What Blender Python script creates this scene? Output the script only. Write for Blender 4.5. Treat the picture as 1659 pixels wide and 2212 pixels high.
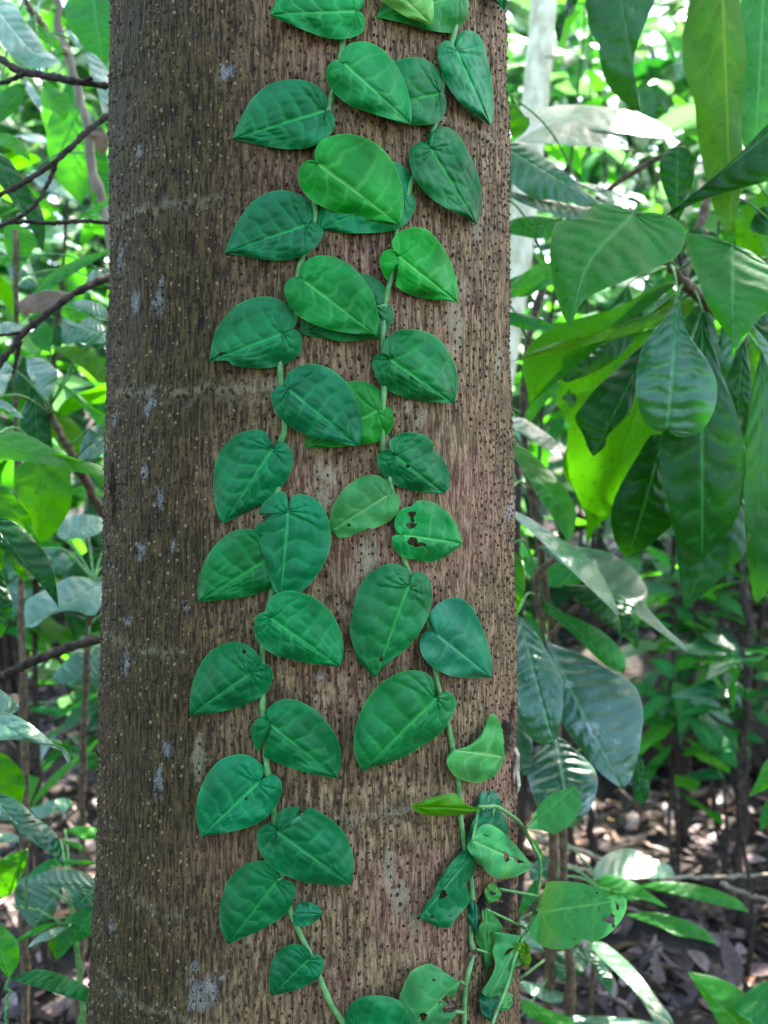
import bpy, math, random
import numpy as np
from mathutils import Vector

R_ = math.radians
sc = bpy.context.scene
col = sc.collection
for o in list(bpy.data.objects):
    bpy.data.objects.remove(o)

# ------------------------------------------------------------------ camera, sky, sun, exposure
CAM = np.array([0.0, 0.0, 1.35])
PITCH = R_(-4.0)
RIGHT = np.array([1.0, 0, 0])
FWD = np.array([0, math.cos(PITCH), math.sin(PITCH)])
UP = np.array([0, -math.sin(PITCH), math.cos(PITCH)])
cd = bpy.data.cameras.new('camera')
cam = bpy.data.objects.new('camera', cd)
col.objects.link(cam)
cam.location = CAM
cam.rotation_euler = (R_(90) + PITCH, 0, 0)
cd.sensor_fit = 'HORIZONTAL'
cd.sensor_width = 27.0
cd.lens = 36.0
cd.clip_start = 0.02
cd.clip_end = 400
cd.dof.use_dof = True
cd.dof.focus_distance = 0.93
cd.dof.aperture_fstop = 6.3
cd.dof.aperture_blades = 0
sc.camera = cam

SUN_EL, SUN_AZ = R_(56), R_(32)          # azimuth measured from +Y (straight behind the tree) towards +X
w = bpy.data.worlds.new('World')
sc.world = w
w.use_nodes = True
nt = w.node_tree
sky = nt.nodes.new('ShaderNodeTexSky')
sky.sky_type = 'NISHITA'
sky.sun_disc = False
sky.sun_elevation = SUN_EL
sky.sun_rotation = SUN_AZ
sky.air_density = 1.0
sky.dust_density = 2.5
nt.links.new(sky.outputs[0], nt.nodes['Background'].inputs[0])
nt.nodes['Background'].inputs[1].default_value = 0.15
sl = bpy.data.lights.new('sun', 'SUN')
sl.energy = 5.0
sl.angle = R_(0.5)
sl.color = (1.0, 0.95, 0.86)
sun = bpy.data.objects.new('sun', sl)
col.objects.link(sun)
sdir = Vector((math.sin(SUN_AZ) * math.cos(SUN_EL), math.cos(SUN_AZ) * math.cos(SUN_EL), math.sin(SUN_EL)))
sun.rotation_euler = sdir.to_track_quat('Z', 'Y').to_euler()
sun.location = (0, 6, 12)
vs = sc.view_settings
vs.view_transform = 'Standard'
vs.look = 'None'
vs.exposure = 2.95
vs.gamma = 1.0
vs.use_curve_mapping = False
sc.cycles.max_bounces = 8
sc.cycles.transparent_max_bounces = 4

# ------------------------------------------------------------------ helpers
rng = np.random.default_rng(7)
random.seed(7)


def ray(px, py):
    px = np.asarray(px, float); py = np.asarray(py, float)
    xn = (px - 829.5) / 829.5 * 0.375
    yn = (1106 - py) / 829.5 * 0.375
    return xn[..., None] * RIGHT + yn[..., None] * UP + FWD


def at(px, py, d):
    return CAM + ray(px, py) * np.asarray(d, float)[..., None]


CROP = {'c1': (384, 0, .463), 'c2': (384, 512, .463), 'c3': (384, 1024, .463), 'c4': (384, 1536, .463),
        'RA': (1056, 0, .3634), 'RB': (1056, 576, .3634), 'RC': (1056, 1152, .3634), 'RD': (1056, 1600, .3634),
        'LA': (0, 0, .2603), 'LB': (0, 512, .2603), 'LC': (0, 1024, .2603), 'LD': (0, 1536, .3055), 'D': (0, 0, 1)}


def pts(crop, s):
    ox, oy, k = CROP[crop]
    return np.array([[ox + k * float(a.split(',')[0]), oy + k * float(a.split(',')[1])] for a in s.split()])


def spline(P, n):
    P = np.asarray(P, float)
    Q = np.vstack([2 * P[0] - P[1], P, 2 * P[-1] - P[-2]])
    out = []
    for i in range(1, len(Q) - 2):
        p0, p1, p2, p3 = Q[i - 1], Q[i], Q[i + 1], Q[i + 2]
        t = np.linspace(0, 1, 10, endpoint=False)[:, None]
        out.append(0.5 * (2 * p1 + (p2 - p0) * t + (2 * p0 - 5 * p1 + 4 * p2 - p3) * t ** 2 + (3 * p1 - p0 - 3 * p2 + p3) * t ** 3))
    out.append(P[-1:])
    C = np.vstack(out)
    L = np.concatenate([[0], np.cumsum(np.linalg.norm(np.diff(C, axis=0), axis=1))])
    q = np.linspace(0, L[-1], n)
    return np.stack([np.interp(q, L, C[:, k]) for k in range(C.shape[1])], 1)


def hash2(i, j, seed):
    h = (i.astype(np.int64) * 374761393 + j.astype(np.int64) * 668265263 + seed * 974711) & 0x7fffffff
    h = ((h ^ (h >> 13)) * 1274126177) & 0x7fffffff
    return ((h ^ (h >> 16)) & 0xffff) / 65535.0


def vnoise(x, y, seed=0):
    x = np.asarray(x, float); y = np.asarray(y, float)
    i = np.floor(x); j = np.floor(y)
    fx = x - i; fy = y - j
    fx = fx * fx * (3 - 2 * fx); fy = fy * fy * (3 - 2 * fy)
    a = hash2(i, j, seed); b = hash2(i + 1, j, seed); c = hash2(i, j + 1, seed); d = hash2(i + 1, j + 1, seed)
    return (a * (1 - fx) + b * fx) * (1 - fy) + (c * (1 - fx) + d * fx) * fy


def fbm(x, y, seed=0, o=4):
    s = 0; a = 0.5; t = 0
    for k in range(o):
        s = s + a * vnoise(x * 2 ** k, y * 2 ** k, seed + k * 17); t += a; a *= 0.55
    return s / t


def mesh_obj(name, V, F, mats, parent=None, uv=None, smooth=True, attrs=None, mi=None):
    base = np.array(parent.location) if parent else np.zeros(3)
    if parent is not None and parent.parent is not None:
        base = base + np.array(parent.parent.location)
    m = bpy.data.meshes.new(name)
    V = np.asarray(V, float) - base
    if isinstance(F, np.ndarray):
        nF, k = F.shape
        m.vertices.add(len(V)); m.vertices.foreach_set('co', V.ravel())
        m.loops.add(nF * k); m.loops.foreach_set('vertex_index', F.ravel().astype(np.int32))
        m.polygons.add(nF)
        m.polygons.foreach_set('loop_start', np.arange(0, nF * k, k, dtype=np.int32))
        m.polygons.foreach_set('loop_total', np.full(nF, k, dtype=np.int32))
        m.update(calc_edges=True)
    else:
        m.from_pydata(V.tolist(), [], [list(map(int, f)) for f in F])
    if uv is not None:
        ul = m.uv_layers.new(name='UVMap')
        li = np.empty(len(m.loops), np.int32); m.loops.foreach_get('vertex_index', li)
        ul.data.foreach_set('uv', np.asarray(uv, np.float32)[li].ravel())
    if attrs:
        for k, a in attrs.items():
            a = np.asarray(a, np.float32)
            if a.ndim == 2:
                at_ = m.attributes.new(k, 'FLOAT_COLOR', 'POINT')
                if a.shape[1] == 3:
                    a = np.hstack([a, np.ones((len(a), 1), np.float32)])
                at_.data.foreach_set('color', a.ravel())
            else:
                at_ = m.attributes.new(k, 'FLOAT', 'POINT'); at_.data.foreach_set('value', a)
    if not isinstance(mats, (list, tuple)):
        mats = [mats]
    for q in mats:
        m.materials.append(q)
    if mi is not None:
        m.polygons.foreach_set('material_index', np.asarray(mi, np.int32))
    if smooth:
        m.polygons.foreach_set('use_smooth', np.ones(len(m.polygons), bool))
    m.update()
    o = bpy.data.objects.new(name, m)
    col.objects.link(o)
    if parent is not None:
        o.parent = parent
    return o


def thing(name, label, cat, loc, group=None):
    o = bpy.data.objects.new(name, None)
    o.empty_display_size = 0.1
    o.location = [float(v) for v in loc]
    o['label'] = label; o['category'] = cat
    if group:
        o['group'] = group
    col.objects.link(o)
    return o


def tube(P, r, n=7, seed=None, knob=0.0):
    """tapered tube along P; r scalar or list"""
    P = np.asarray(P, float); N = len(P)
    r = np.interp(np.linspace(0, 1, N), np.linspace(0, 1, np.size(r)), np.atleast_1d(r)) if np.size(r) > 1 else np.full(N, float(np.atleast_1d(r)[0]))
    if knob:
        g = np.random.default_rng(seed or 1)
        r = r * (1 + knob * (g.random(N) ** 5) * 2.2 + 0.25 * knob * g.standard_normal(N))
    T = np.gradient(P, axis=0); T /= np.linalg.norm(T, axis=1)[:, None] + 1e-12
    a = np.array([0.13, -0.9, 0.41])
    U = np.cross(T, a); U /= np.linalg.norm(U, axis=1)[:, None] + 1e-12
    W = np.cross(T, U)
    th = np.linspace(0, 2 * math.pi, n, endpoint=False)
    V = (P[:, None] + r[:, None, None] * (np.cos(th)[None, :, None] * U[:, None] + np.sin(th)[None, :, None] * W[:, None])).reshape(-1, 3)
    F = []
    for i in range(N - 1):
        for j in range(n):
            k = (j + 1) % n
            F.append((i * n + j, i * n + k, (i + 1) * n + k, (i + 1) * n + j))
    c0 = len(V); V = np.vstack([V, P[:1], P[-1:]])
    for j in range(n):
        k = (j + 1) % n
        F.append((k, j, c0, c0)); F.append(((N - 1) * n + j, (N - 1) * n + k, c0 + 1, c0 + 1))
    F = [f if f[2] != f[3] else f[:3] for f in F]
    return V, F


# ------------------------------------------------------------------ materials
class NT:
    def __init__(s, name):
        s.m = bpy.data.materials.new(name); s.m.use_nodes = True
        s.t = s.m.node_tree; s.t.nodes.clear()

    def n(s, typ, **k):
        nd = s.t.nodes.new(typ)
        for a, b in k.items():
            setattr(nd, a, b)
        return nd

    def l(s, a, b):
        s.t.links.new(a, b)

    def math(s, op, a, b=None, c=None, clamp=False):
        nd = s.n('ShaderNodeMath', operation=op); nd.use_clamp = clamp
        for i, v in enumerate((a, b, c)):
            if v is None:
                continue
            if isinstance(v, (int, float)):
                nd.inputs[i].default_value = v
            else:
                s.l(v, nd.inputs[i])
        return nd.outputs[0]

    def ramp(s, v, lo, hi, a=0.0, b=1.0):
        nd = s.n('ShaderNodeMapRange'); nd.interpolation_type = 'SMOOTHSTEP'; nd.clamp = True
        s.l(v, nd.inputs[0])
        for i, x in enumerate((lo, hi, a, b)):
            nd.inputs[i + 1].default_value = x
        return nd.outputs[0]

    def mix(s, f, a, b):
        nd = s.n('ShaderNodeMix', data_type='RGBA')
        if isinstance(f, (int, float)):
            nd.inputs[0].default_value = f
        else:
            s.l(f, nd.inputs[0])
        for v, q in ((a, 6), (b, 7)):
            if isinstance(v, tuple):
                nd.inputs[q].default_value = (*v[:3], 1)
            else:
                s.l(v, nd.inputs[q])
        return nd.outputs[2]

    def noise(s, vec, scale, detail=3, rough=0.55):
        nd = s.n('ShaderNodeTexNoise'); nd.inputs['Scale'].default_value = scale
        nd.inputs['Detail'].default_value = detail; nd.inputs['Roughness'].default_value = rough
        if vec is not None:
            s.l(vec, nd.inputs['Vector'])
        return nd.outputs[0]

    def mapping(s, vec, scale):
        nd = s.n('ShaderNodeMapping'); nd.inputs['Scale'].default_value = scale
        s.l(vec, nd.inputs[0]); return nd.outputs[0]


def leaf_mat(name, c, vein, edge=None, back=None, rough=0.4, trans=0.3, tcol=None, N=7, relief=0.004, vcurve=0.05,
             blotch=None, blotch_amt=0.0, var=0.12, spec=0.5, speck=0.0, coat=0.0, yellow=None, bulk=0.35, sat=1.1, celk=1.8):
    s = NT(name)
    uv = s.n('ShaderNodeUVMap').outputs[0]
    sp = s.n('ShaderNodeSeparateXYZ'); s.l(uv, sp.inputs[0])
    t, v = sp.outputs[0], sp.outputs[1]
    tc = s.n('ShaderNodeTexCoord').outputs['Object']
    oi = s.n('ShaderNodeObjectInfo')
    rnd = oi.outputs['Random']
    ss = s.math('MULTIPLY', s.math('ABSOLUTE', s.math('SUBTRACT', v, 0.5)), 2.0)
    side = s.math('GREATER_THAN', v, 0.5)
    nz = s.noise(tc, 28, 2)
    va = s.n('ShaderNodeAttribute', attribute_name='vein').outputs['Fac']
    midv = s.ramp(ss, 0.015, 0.075, 1, 0)
    vm = s.math('MAXIMUM', midv, s.math('MULTIPLY', va, 0.62))
    # colour
    n1 = s.noise(tc, 22, 4, 0.6)
    n2 = s.noise(tc, 140, 3, 0.6)
    dark = tuple(q * 0.75 for q in c); lite = tuple(min(1, q * 1.25) for q in c)
    base = s.mix(s.ramp(n1, 0.32, 0.68), dark, lite)
    base = s.mix(s.math('MULTIPLY', s.ramp(n2, 0.35, 0.75), 0.25), base, tuple(q * 0.5 for q in c))
    if yellow:
        base = s.mix(s.ramp(s.noise(tc, 13, 2), 0.52, 0.72), base, yellow)
    base = s.mix(vm, base, vein)
    if edge:
        base = s.mix(s.math('MULTIPLY', s.ramp(ss, 0.965, 1.0), s.ramp(n1, 0.35, 0.6, 0.25, 1.0)), base, edge)
    if blotch:
        nb = s.noise(tc, 22, 7, 0.75)
        base = s.mix(s.ramp(nb, 0.68 - blotch_amt, 0.76 - blotch_amt), base, blotch)
    if speck:
        nb = s.noise(tc, 420, 2, 0.5)
        base = s.mix(s.ramp(nb, 0.74 - speck, 0.78 - speck), base, (0.05, 0.035, 0.015))
    hs = s.n('ShaderNodeHueSaturation')
    s.l(base, hs.inputs['Color'])
    hs.inputs['Saturation'].default_value = sat
    s.l(s.math('ADD', s.math('MULTIPLY', s.math('SUBTRACT', rnd, 0.5), var * 0.18), 0.5), hs.inputs['Hue'])
    s.l(s.math('ADD', s.math('MULTIPLY', s.math('SUBTRACT', s.math('FRACT', s.math('MULTIPLY', rnd, 7.31)), 0.5), var * 3.2), 1.0), hs.inputs['Value'])
    colr = hs.outputs[0]
    if back:
        geo = s.n('ShaderNodeNewGeometry')
        attr = s.n('ShaderNodeAttribute', attribute_name='flip')
        bf = geo.outputs['Backfacing']
        colr = s.mix(bf, colr, s.mix(s.math('MULTIPLY', vm, 0.6), back, vein))
    h = s.math('ADD', s.math('ADD', s.math('MULTIPLY', n1, 0.5), s.math('MULTIPLY', n2, 0.22)), s.math('MULTIPLY', vm, -0.12))
    bp = s.n('ShaderNodeBump'); bp.inputs['Strength'].default_value = 1.0; bp.inputs['Distance'].default_value = min(relief, 0.003)
    s.l(h, bp.inputs['Height'])
    p = s.n('ShaderNodeBsdfPrincipled')
    s.l(colr, p.inputs['Base Color']); s.l(bp.outputs[0], p.inputs['Normal'])
    s.l(s.math('ADD', s.math('MULTIPLY', n2, 0.3), rough - 0.15), p.inputs['Roughness'])
    p.inputs['Specular IOR Level'].default_value = spec
    p.inputs['Coat Weight'].default_value = coat
    p.inputs['Coat Roughness'].default_value = 0.25
    tr = s.n('ShaderNodeBsdfTranslucent')
    tc_ = s.mix(s.math('MULTIPLY', vm, 0.5), tcol or tuple(min(1, q * 2.2) for q in c), tuple(q * 0.6 for q in (tcol or c)))
    if speck or blotch:
        tc_ = s.mix(s.ramp(s.noise(tc, 120, 4, 0.7), 0.58, 0.66), tc_, tuple(q * 0.35 for q in (tcol or c)))
    s.l(tc_, tr.inputs[0])
    mx = s.n('ShaderNodeMixShader'); mx.inputs[0].default_value = trans
    s.l(p.outputs[0], mx.inputs[1]); s.l(tr.outputs[0], mx.inputs[2])
    out = s.n('ShaderNodeOutputMaterial'); s.l(mx.outputs[0], out.inputs[0])
    return s.m


def plain_mat(name, c1, c2, scale=60, rough=0.7, bump=0.002, spec=0.3, stretch=(1, 1, 1)):
    s = NT(name)
    tc = s.mapping(s.n('ShaderNodeTexCoord').outputs['Object'], stretch)
    n1 = s.noise(tc, scale, 5, 0.65)
    p = s.n('ShaderNodeBsdfPrincipled')
    s.l(s.mix(s.ramp(n1, 0.35, 0.68), c1, c2), p.inputs['Base Color'])
    p.inputs['Roughness'].default_value = rough
    p.inputs['Specular IOR Level'].default_value = spec
    bp = s.n('ShaderNodeBump'); bp.inputs['Distance'].default_value = bump
    s.l(n1, bp.inputs['Height']); s.l(bp.outputs[0], p.inputs['Normal'])
    o = s.n('ShaderNodeOutputMaterial'); s.l(p.outputs[0], o.inputs[0])
    return s.m


def attr_mat(name, rough=0.7, trans=0.0, spec=0.3, bump=0.002, scale=80):
    """colour from the piece's own 'tint' attribute"""
    s = NT(name)
    a = s.n('ShaderNodeAttribute', attribute_name='tint')
    tc = s.n('ShaderNodeTexCoord').outputs['Object']
    n1 = s.noise(tc, scale, 4, 0.6)
    mul = s.mix(s.ramp(n1, 0.3, 0.7), (0.55, 0.55, 0.55), (1.25, 1.25, 1.25))
    mm = s.n('ShaderNodeMix', data_type='RGBA', blend_type='MULTIPLY'); mm.inputs[0].default_value = 1
    s.l(a.outputs['Color'], mm.inputs[6]); s.l(mul, mm.inputs[7])
    p = s.n('ShaderNodeBsdfPrincipled'); s.l(mm.outputs[2], p.inputs['Base Color'])
    p.inputs['Roughness'].default_value = rough; p.inputs['Specular IOR Level'].default_value = spec
    bp = s.n('ShaderNodeBump'); bp.inputs['Distance'].default_value = bump
    s.l(n1, bp.inputs['Height']); s.l(bp.outputs[0], p.inputs['Normal'])
    o = s.n('ShaderNodeOutputMaterial')
    if trans:
        tr = s.n('ShaderNodeBsdfTranslucent')
        m2 = s.n('ShaderNodeMix', data_type='RGBA', blend_type='MULTIPLY'); m2.inputs[0].default_value = 1
        s.l(mm.outputs[2], m2.inputs[6]); m2.inputs[7].default_value = (1.9, 2.1, 0.9, 1)
        s.l(m2.outputs[2], tr.inputs[0])
        mx = s.n('ShaderNodeMixShader'); mx.inputs[0].default_value = trans
        s.l(p.outputs[0], mx.inputs[1]); s.l(tr.outputs[0], mx.inputs[2]); s.l(mx.outputs[0], o.inputs[0])
    else:
        s.l(p.outputs[0], o.inputs[0])
    return s.m


G = {}
G['vine'] = leaf_mat('vine leaf', (0.008, 0.150, 0.044), (0.060, 0.33, 0.10), edge=(0.06, 0.32, 0.07), back=(0.05, 0.20, 0.08), rough=0.48,
                     trans=0.10, N=6, var=0.13, relief=0.0056, spec=0.26)
G['vine_bright'] = leaf_mat('bright vine leaf', (0.018, 0.205, 0.038), (0.10, 0.40, 0.10), edge=(0.09, 0.38, 0.07), back=(0.06, 0.22, 0.08), rough=0.5,
                            trans=0.12, N=6, var=0.13, relief=0.0036, spec=0.24)
G['vine_grey'] = leaf_mat('greyish vine leaf', (0.016, 0.14, 0.062), (0.06, 0.25, 0.11), edge=(0.07, 0.26, 0.11), back=(0.07, 0.2, 0.1), rough=0.5,
                          trans=0.10, N=6, var=0.13, relief=0.0030, spec=0.3)
G['vine_young'] = leaf_mat('young vine leaf', (0.17, 0.42, 0.10), (0.36, 0.58, 0.22), edge=(0.34, 0.56, 0.2), rough=0.5, trans=0.2, N=7, relief=0.002, spec=0.2)
G['vine_pale'] = leaf_mat('pale worn vine leaf', (0.06, 0.26, 0.075), (0.17, 0.40, 0.13), edge=(0.24, 0.28, 0.08), rough=0.5, trans=0.15, N=7,
                          relief=0.002, yellow=(0.17, 0.31, 0.05), speck=0.03, spec=0.22)
G['vine_yellow'] = leaf_mat('yellowing vine leaf', (0.05, 0.22, 0.004), (0.12, 0.28, 0.02), edge=(0.16, 0.05, 0.012), rough=0.4, trans=0.4,
                            tcol=(0.25, 0.52, 0.005), N=7, relief=0.0012, speck=0.05, spec=0.2)
G['dark'] = leaf_mat('shade-dark shrub leaf', (0.004, 0.046, 0.007), (0.05, 0.20, 0.045), edge=(0.04, 0.13, 0.03), back=(0.02, 0.10, 0.012), rough=0.33, trans=0.22,
                     tcol=(0.03, 0.22, 0.003), N=8, relief=0.005, vcurve=-0.08, speck=0.04, spec=0.20, bulk=0.8, celk=0.4)  # shade among the leaves is painted in as a darker green
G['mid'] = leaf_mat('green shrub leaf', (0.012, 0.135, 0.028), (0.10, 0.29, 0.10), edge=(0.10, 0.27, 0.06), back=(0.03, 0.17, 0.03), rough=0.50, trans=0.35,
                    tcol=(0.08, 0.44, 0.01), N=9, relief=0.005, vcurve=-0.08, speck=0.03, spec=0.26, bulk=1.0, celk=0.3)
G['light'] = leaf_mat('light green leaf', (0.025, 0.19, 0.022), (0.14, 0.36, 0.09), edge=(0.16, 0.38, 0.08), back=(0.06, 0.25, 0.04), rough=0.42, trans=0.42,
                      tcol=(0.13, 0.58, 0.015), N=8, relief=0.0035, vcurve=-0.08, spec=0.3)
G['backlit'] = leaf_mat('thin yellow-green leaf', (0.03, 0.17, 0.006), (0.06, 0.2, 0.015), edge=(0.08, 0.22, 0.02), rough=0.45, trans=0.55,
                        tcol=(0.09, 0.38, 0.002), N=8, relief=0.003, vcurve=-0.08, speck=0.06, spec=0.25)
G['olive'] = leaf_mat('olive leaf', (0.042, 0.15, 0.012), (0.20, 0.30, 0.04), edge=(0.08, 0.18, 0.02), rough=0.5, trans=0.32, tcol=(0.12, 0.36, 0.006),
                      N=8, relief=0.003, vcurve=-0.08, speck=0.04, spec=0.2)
G['gloss'] = leaf_mat('glossy ribbed leaf', (0.006, 0.075, 0.026), (0.07, 0.24, 0.09), edge=(0.08, 0.2, 0.08), back=(0.04, 0.17, 0.04), rough=0.33, trans=0.2,
                      tcol=(0.06, 0.40, 0.02), N=11, relief=0.006, vcurve=-0.06, spec=0.55, coat=0.3, bulk=1.2, celk=0.3)
G['worn'] = leaf_mat('lichen and sheen glossy leaf', (0.008, 0.080, 0.034), (0.05, 0.19, 0.08), edge=(0.2, 0.25, 0.18), back=(0.04, 0.16, 0.05), rough=0.33, trans=0.15,
                     tcol=(0.08, 0.40, 0.03), N=11, relief=0.006, vcurve=-0.06, spec=0.6, coat=0.4, blotch=(0.20, 0.27, 0.23), blotch_amt=0.10, bulk=1.2, celk=0.3)  # blotch paints whitish sheen between the ribs as well as lichen
G['scab'] = leaf_mat('scabbed dark leaf', (0.008, 0.075, 0.018), (0.03, 0.12, 0.03), edge=(0.05, 0.12, 0.03), rough=0.38, trans=0.2,
                     tcol=(0.05, 0.25, 0.01), N=8, relief=0.004, vcurve=-0.08, blotch=(0.20, 0.16, 0.10), blotch_amt=0.07, speck=0.04, spec=0.3, bulk=0.7, celk=0.5)
G['pale'] = leaf_mat('sheen-pale leaf', (0.04, 0.16, 0.07), (0.16, 0.32, 0.17), edge=(0.3, 0.42, 0.28), back=(0.10, 0.28, 0.12), rough=0.30, trans=0.3,
                     tcol=(0.2, 0.5, 0.15), N=9, relief=0.004, vcurve=-0.06, spec=0.8, coat=0.6, sat=1.0, bulk=0.9, celk=0.2)  # pale colours carry part of the leaves' white sky sheen
G['dead'] = leaf_mat('dead brown leaf', (0.12, 0.075, 0.045), (0.2, 0.13, 0.08), edge=(0.2, 0.13, 0.08), rough=0.6, trans=0.2, tcol=(0.3, 0.16, 0.06),
                     N=8, relief=0.004, sat=1.0)
M_STEM = plain_mat('vine stem', (0.07, 0.22, 0.06), (0.17, 0.36, 0.12), 90, 0.5, 0.0006)
M_BRANCH = plain_mat('dark branch bark', (0.016, 0.011, 0.008), (0.07, 0.05, 0.035), 90, 0.8, 0.003)
M_BROWNSTEM = plain_mat('brown shrub stem', (0.05, 0.035, 0.02), (0.17, 0.12, 0.07), 80, 0.75, 0.003)
M_TANSTEM = plain_mat('tan sapling bark', (0.16, 0.13, 0.09), (0.32, 0.27, 0.19), 40, 0.75, 0.003, stretch=(1, 1, 0.3))
M_PALEBARK = plain_mat('pale smooth bark', (0.50, 0.46, 0.28), (0.84, 0.80, 0.58), 34, 0.7, 0.004, stretch=(1, 1, 0.5))
M_DARKWOOD = plain_mat('rotting dark wood', (0.018, 0.014, 0.011), (0.07, 0.055, 0.042), 14, 0.9, 0.02)
M_LITTER = attr_mat('leaf litter', 0.5, 0.12, 0.45, 0.003, 60)
M_FAR = attr_mat('far foliage', 0.34, 0.26, 0.9, 0.002, 20)
M_SOIL = plain_mat('forest soil', (0.014, 0.010, 0.008), (0.055, 0.040, 0.030), 9, 0.95, 0.02)

# ------------------------------------------------------------------ ground
def gz(x, y):
    x = np.asarray(x, float); y = np.asarray(y, float)
    return 0.10 * (fbm(x * 0.7 + 40, y * 0.7 + 40, 3) - 0.5) + 0.045 * np.clip(y - 3.2, 0, 60) ** 1.15 + 0.03 * (fbm(x * 4 + 9, y * 4 + 9, 5) - 0.5)


gx = np.unique(np.concatenate([np.linspace(-60, -8, 20), np.linspace(-8, 8, 130), np.linspace(8, 60, 20)]))
gy = np.unique(np.concatenate([np.linspace(-40, -3, 15), np.linspace(-3, 12, 130), np.linspace(12, 90, 25)]))
X, Y = np.meshgrid(gx, gy)
V = np.stack([X, Y, gz(X, Y)], -1).reshape(-1, 3)
nx = len(gx)
ii = (np.arange(len(gy) - 1)[:, None] * nx + np.arange(nx - 1)[None]).ravel()
F = np.stack([ii, ii + 1, ii + nx + 1, ii + nx], 1)
g = mesh_obj('ground', V, F, M_SOIL)
g['kind'] = 'structure'
g['label'] = 'dark forest floor of bare soil'


def leaf_blade(L, W, nr=6, ncx=2, arch=0.2, fold=0.2, prof='ell'):
    """one blade along +Y, facing +Z, base at the origin; returns V, F, UV"""
    t = np.linspace(0, 1, nr + 1)
    if prof == 'ell':
        hw = np.sin(np.pi * t ** 0.85) ** 0.85 * (1 - 0.15 * t)
    elif prof == 'obo':
        hw = np.sin(np.pi * t ** 1.35) ** 0.9
    else:
        hw = np.sin(np.pi * t ** 0.75) * (1 - 0.35 * t)
    hw[-1] = 0.0; hw[0] = 0.05
    s = np.linspace(-1, 1, 2 * ncx + 1)
    X = hw[:, None] * s[None] * W / 2
    ang = t * arch * 2
    yy = np.concatenate([[0], np.cumsum(np.cos(ang[:-1]) * L / nr)])
    zz = -np.concatenate([[0], np.cumsum(np.sin(ang[:-1]) * L / nr)])
    Yv = np.repeat(yy[:, None], len(s), 1)
    Zv = zz[:, None] + np.abs(X) * fold
    V = np.stack([X, Yv, Zv], -1).reshape(-1, 3)
    m = len(s)
    F = np.array([(i * m + j, i * m + j + 1, (i + 1) * m + j + 1, (i + 1) * m + j) for i in range(nr) for j in range(m - 1)])
    UV = np.stack([np.repeat(t[:, None], m, 1), np.repeat((s[None] + 1) / 2, nr + 1, 0)], -1).reshape(-1, 2)
    return V, F, UV


def rot_frames(d, up):
    """matrices whose Y axis is d and whose Z axis leans to up"""
    d = d / np.linalg.norm(d, axis=-1, keepdims=True)
    x = np.cross(d, up); x /= np.linalg.norm(x, axis=-1, keepdims=True) + 1e-9
    z = np.cross(x, d)
    return np.stack([x, d, z], -1)


def scatter(name, pos, d, up, blades, scale, tint, mat, kind='stuff', parent=None):
    Vs, Fs, Ts = [], [], []
    Mx = rot_frames(d, up)
    off = 0
    which = rng.integers(0, len(blades), len(pos))
    for b, (bv, bf, _) in enumerate(blades):
        k = np.where(which == b)[0]
        if not len(k):
            continue
        vv = np.einsum('nij,vj->nvi', Mx[k], bv) * scale[k][:, None, None] + pos[k][:, None]
        nv = len(bv)
        ff = bf[None] + (np.arange(len(k)) * nv)[:, None, None] + off
        Vs.append(vv.reshape(-1, 3)); Fs.append(ff.reshape(-1, 4)); Ts.append(np.repeat(tint[k], nv, 0))
        off += nv * len(k)
    o = mesh_obj(name, np.vstack(Vs), np.vstack(Fs), mat, parent, attrs={'tint': np.vstack(Ts)})
    if kind:
        o['kind'] = kind
    return o


# leaf litter on the ground
nL = 15000
ly = 1.0 + 7.5 * rng.random(nL) ** 1.2
lx = (rng.random(nL) * 2 - 1) * (1.0 + 0.55 * ly)
pos = np.stack([lx, ly, gz(lx, ly) + 0.008 + 0.02 * rng.random(nL)], 1)
a = rng.random(nL) * 2 * np.pi
d = np.stack([np.cos(a), np.sin(a), 0.25 * rng.standard_normal(nL)], 1)
up = np.stack([0.35 * rng.standard_normal(nL), 0.35 * rng.standard_normal(nL), np.ones(nL)], 1)
pal = np.array([0.68, 0.54, 0.60]) * np.array([[0.50, 0.42, 0.38], [0.10, 0.07, 0.055], [0.17, 0.12, 0.10], [0.06, 0.042, 0.036], [0.24, 0.18, 0.15], [0.13, 0.10, 0.095], [0.30, 0.25, 0.21], [0.05, 0.035, 0.03], [0.19, 0.13, 0.07]])
tint = pal[rng.integers(0, len(pal), nL)] * (0.7 + 0.6 * rng.random((nL, 1)))
blades = [leaf_blade(1, 0.42, 5, 1, 0.35, 0.5), leaf_blade(1, 0.36, 5, 1, -0.3, 0.3, 'lan'), leaf_blade(1, 0.5, 5, 1, 0.6, -0.4, 'obo')]
o = scatter('leaf_litter', pos, d, up, blades, 0.04 + 0.12 * rng.random(nL) ** 1.8, tint, M_LITTER)
o['label'] = 'layer of dry brown and purplish leaves covering the forest floor'
# twigs lying in the litter
tv, tf, off = [], [], 0
for i in range(160):
    y0 = 1.2 + 5 * random.random(); x0 = (random.random() * 2 - 1) * (0.9 + 0.5 * y0)
    an = random.random() * 6.28; L = 0.15 + 0.4 * random.random()
    q = np.linspace(0, 1, 5)
    px_ = x0 + np.cos(an) * L * q + 0.02 * rng.standard_normal(5); py_ = y0 + np.sin(an) * L * q + 0.02 * rng.standard_normal(5)
    v_, f_ = tube(np.stack([px_, py_, gz(px_, py_) + 0.03], 1), [0.005, 0.0025], 5)
    tv.append(v_); tf += [tuple(k + off for k in f) for f in f_]; off += len(v_)
o = mesh_obj('twig_litter', np.vstack(tv), tf, M_BRANCH); o['kind'] = 'stuff'
o['label'] = 'thin dry twigs strewn over the leaf litter'

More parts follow.
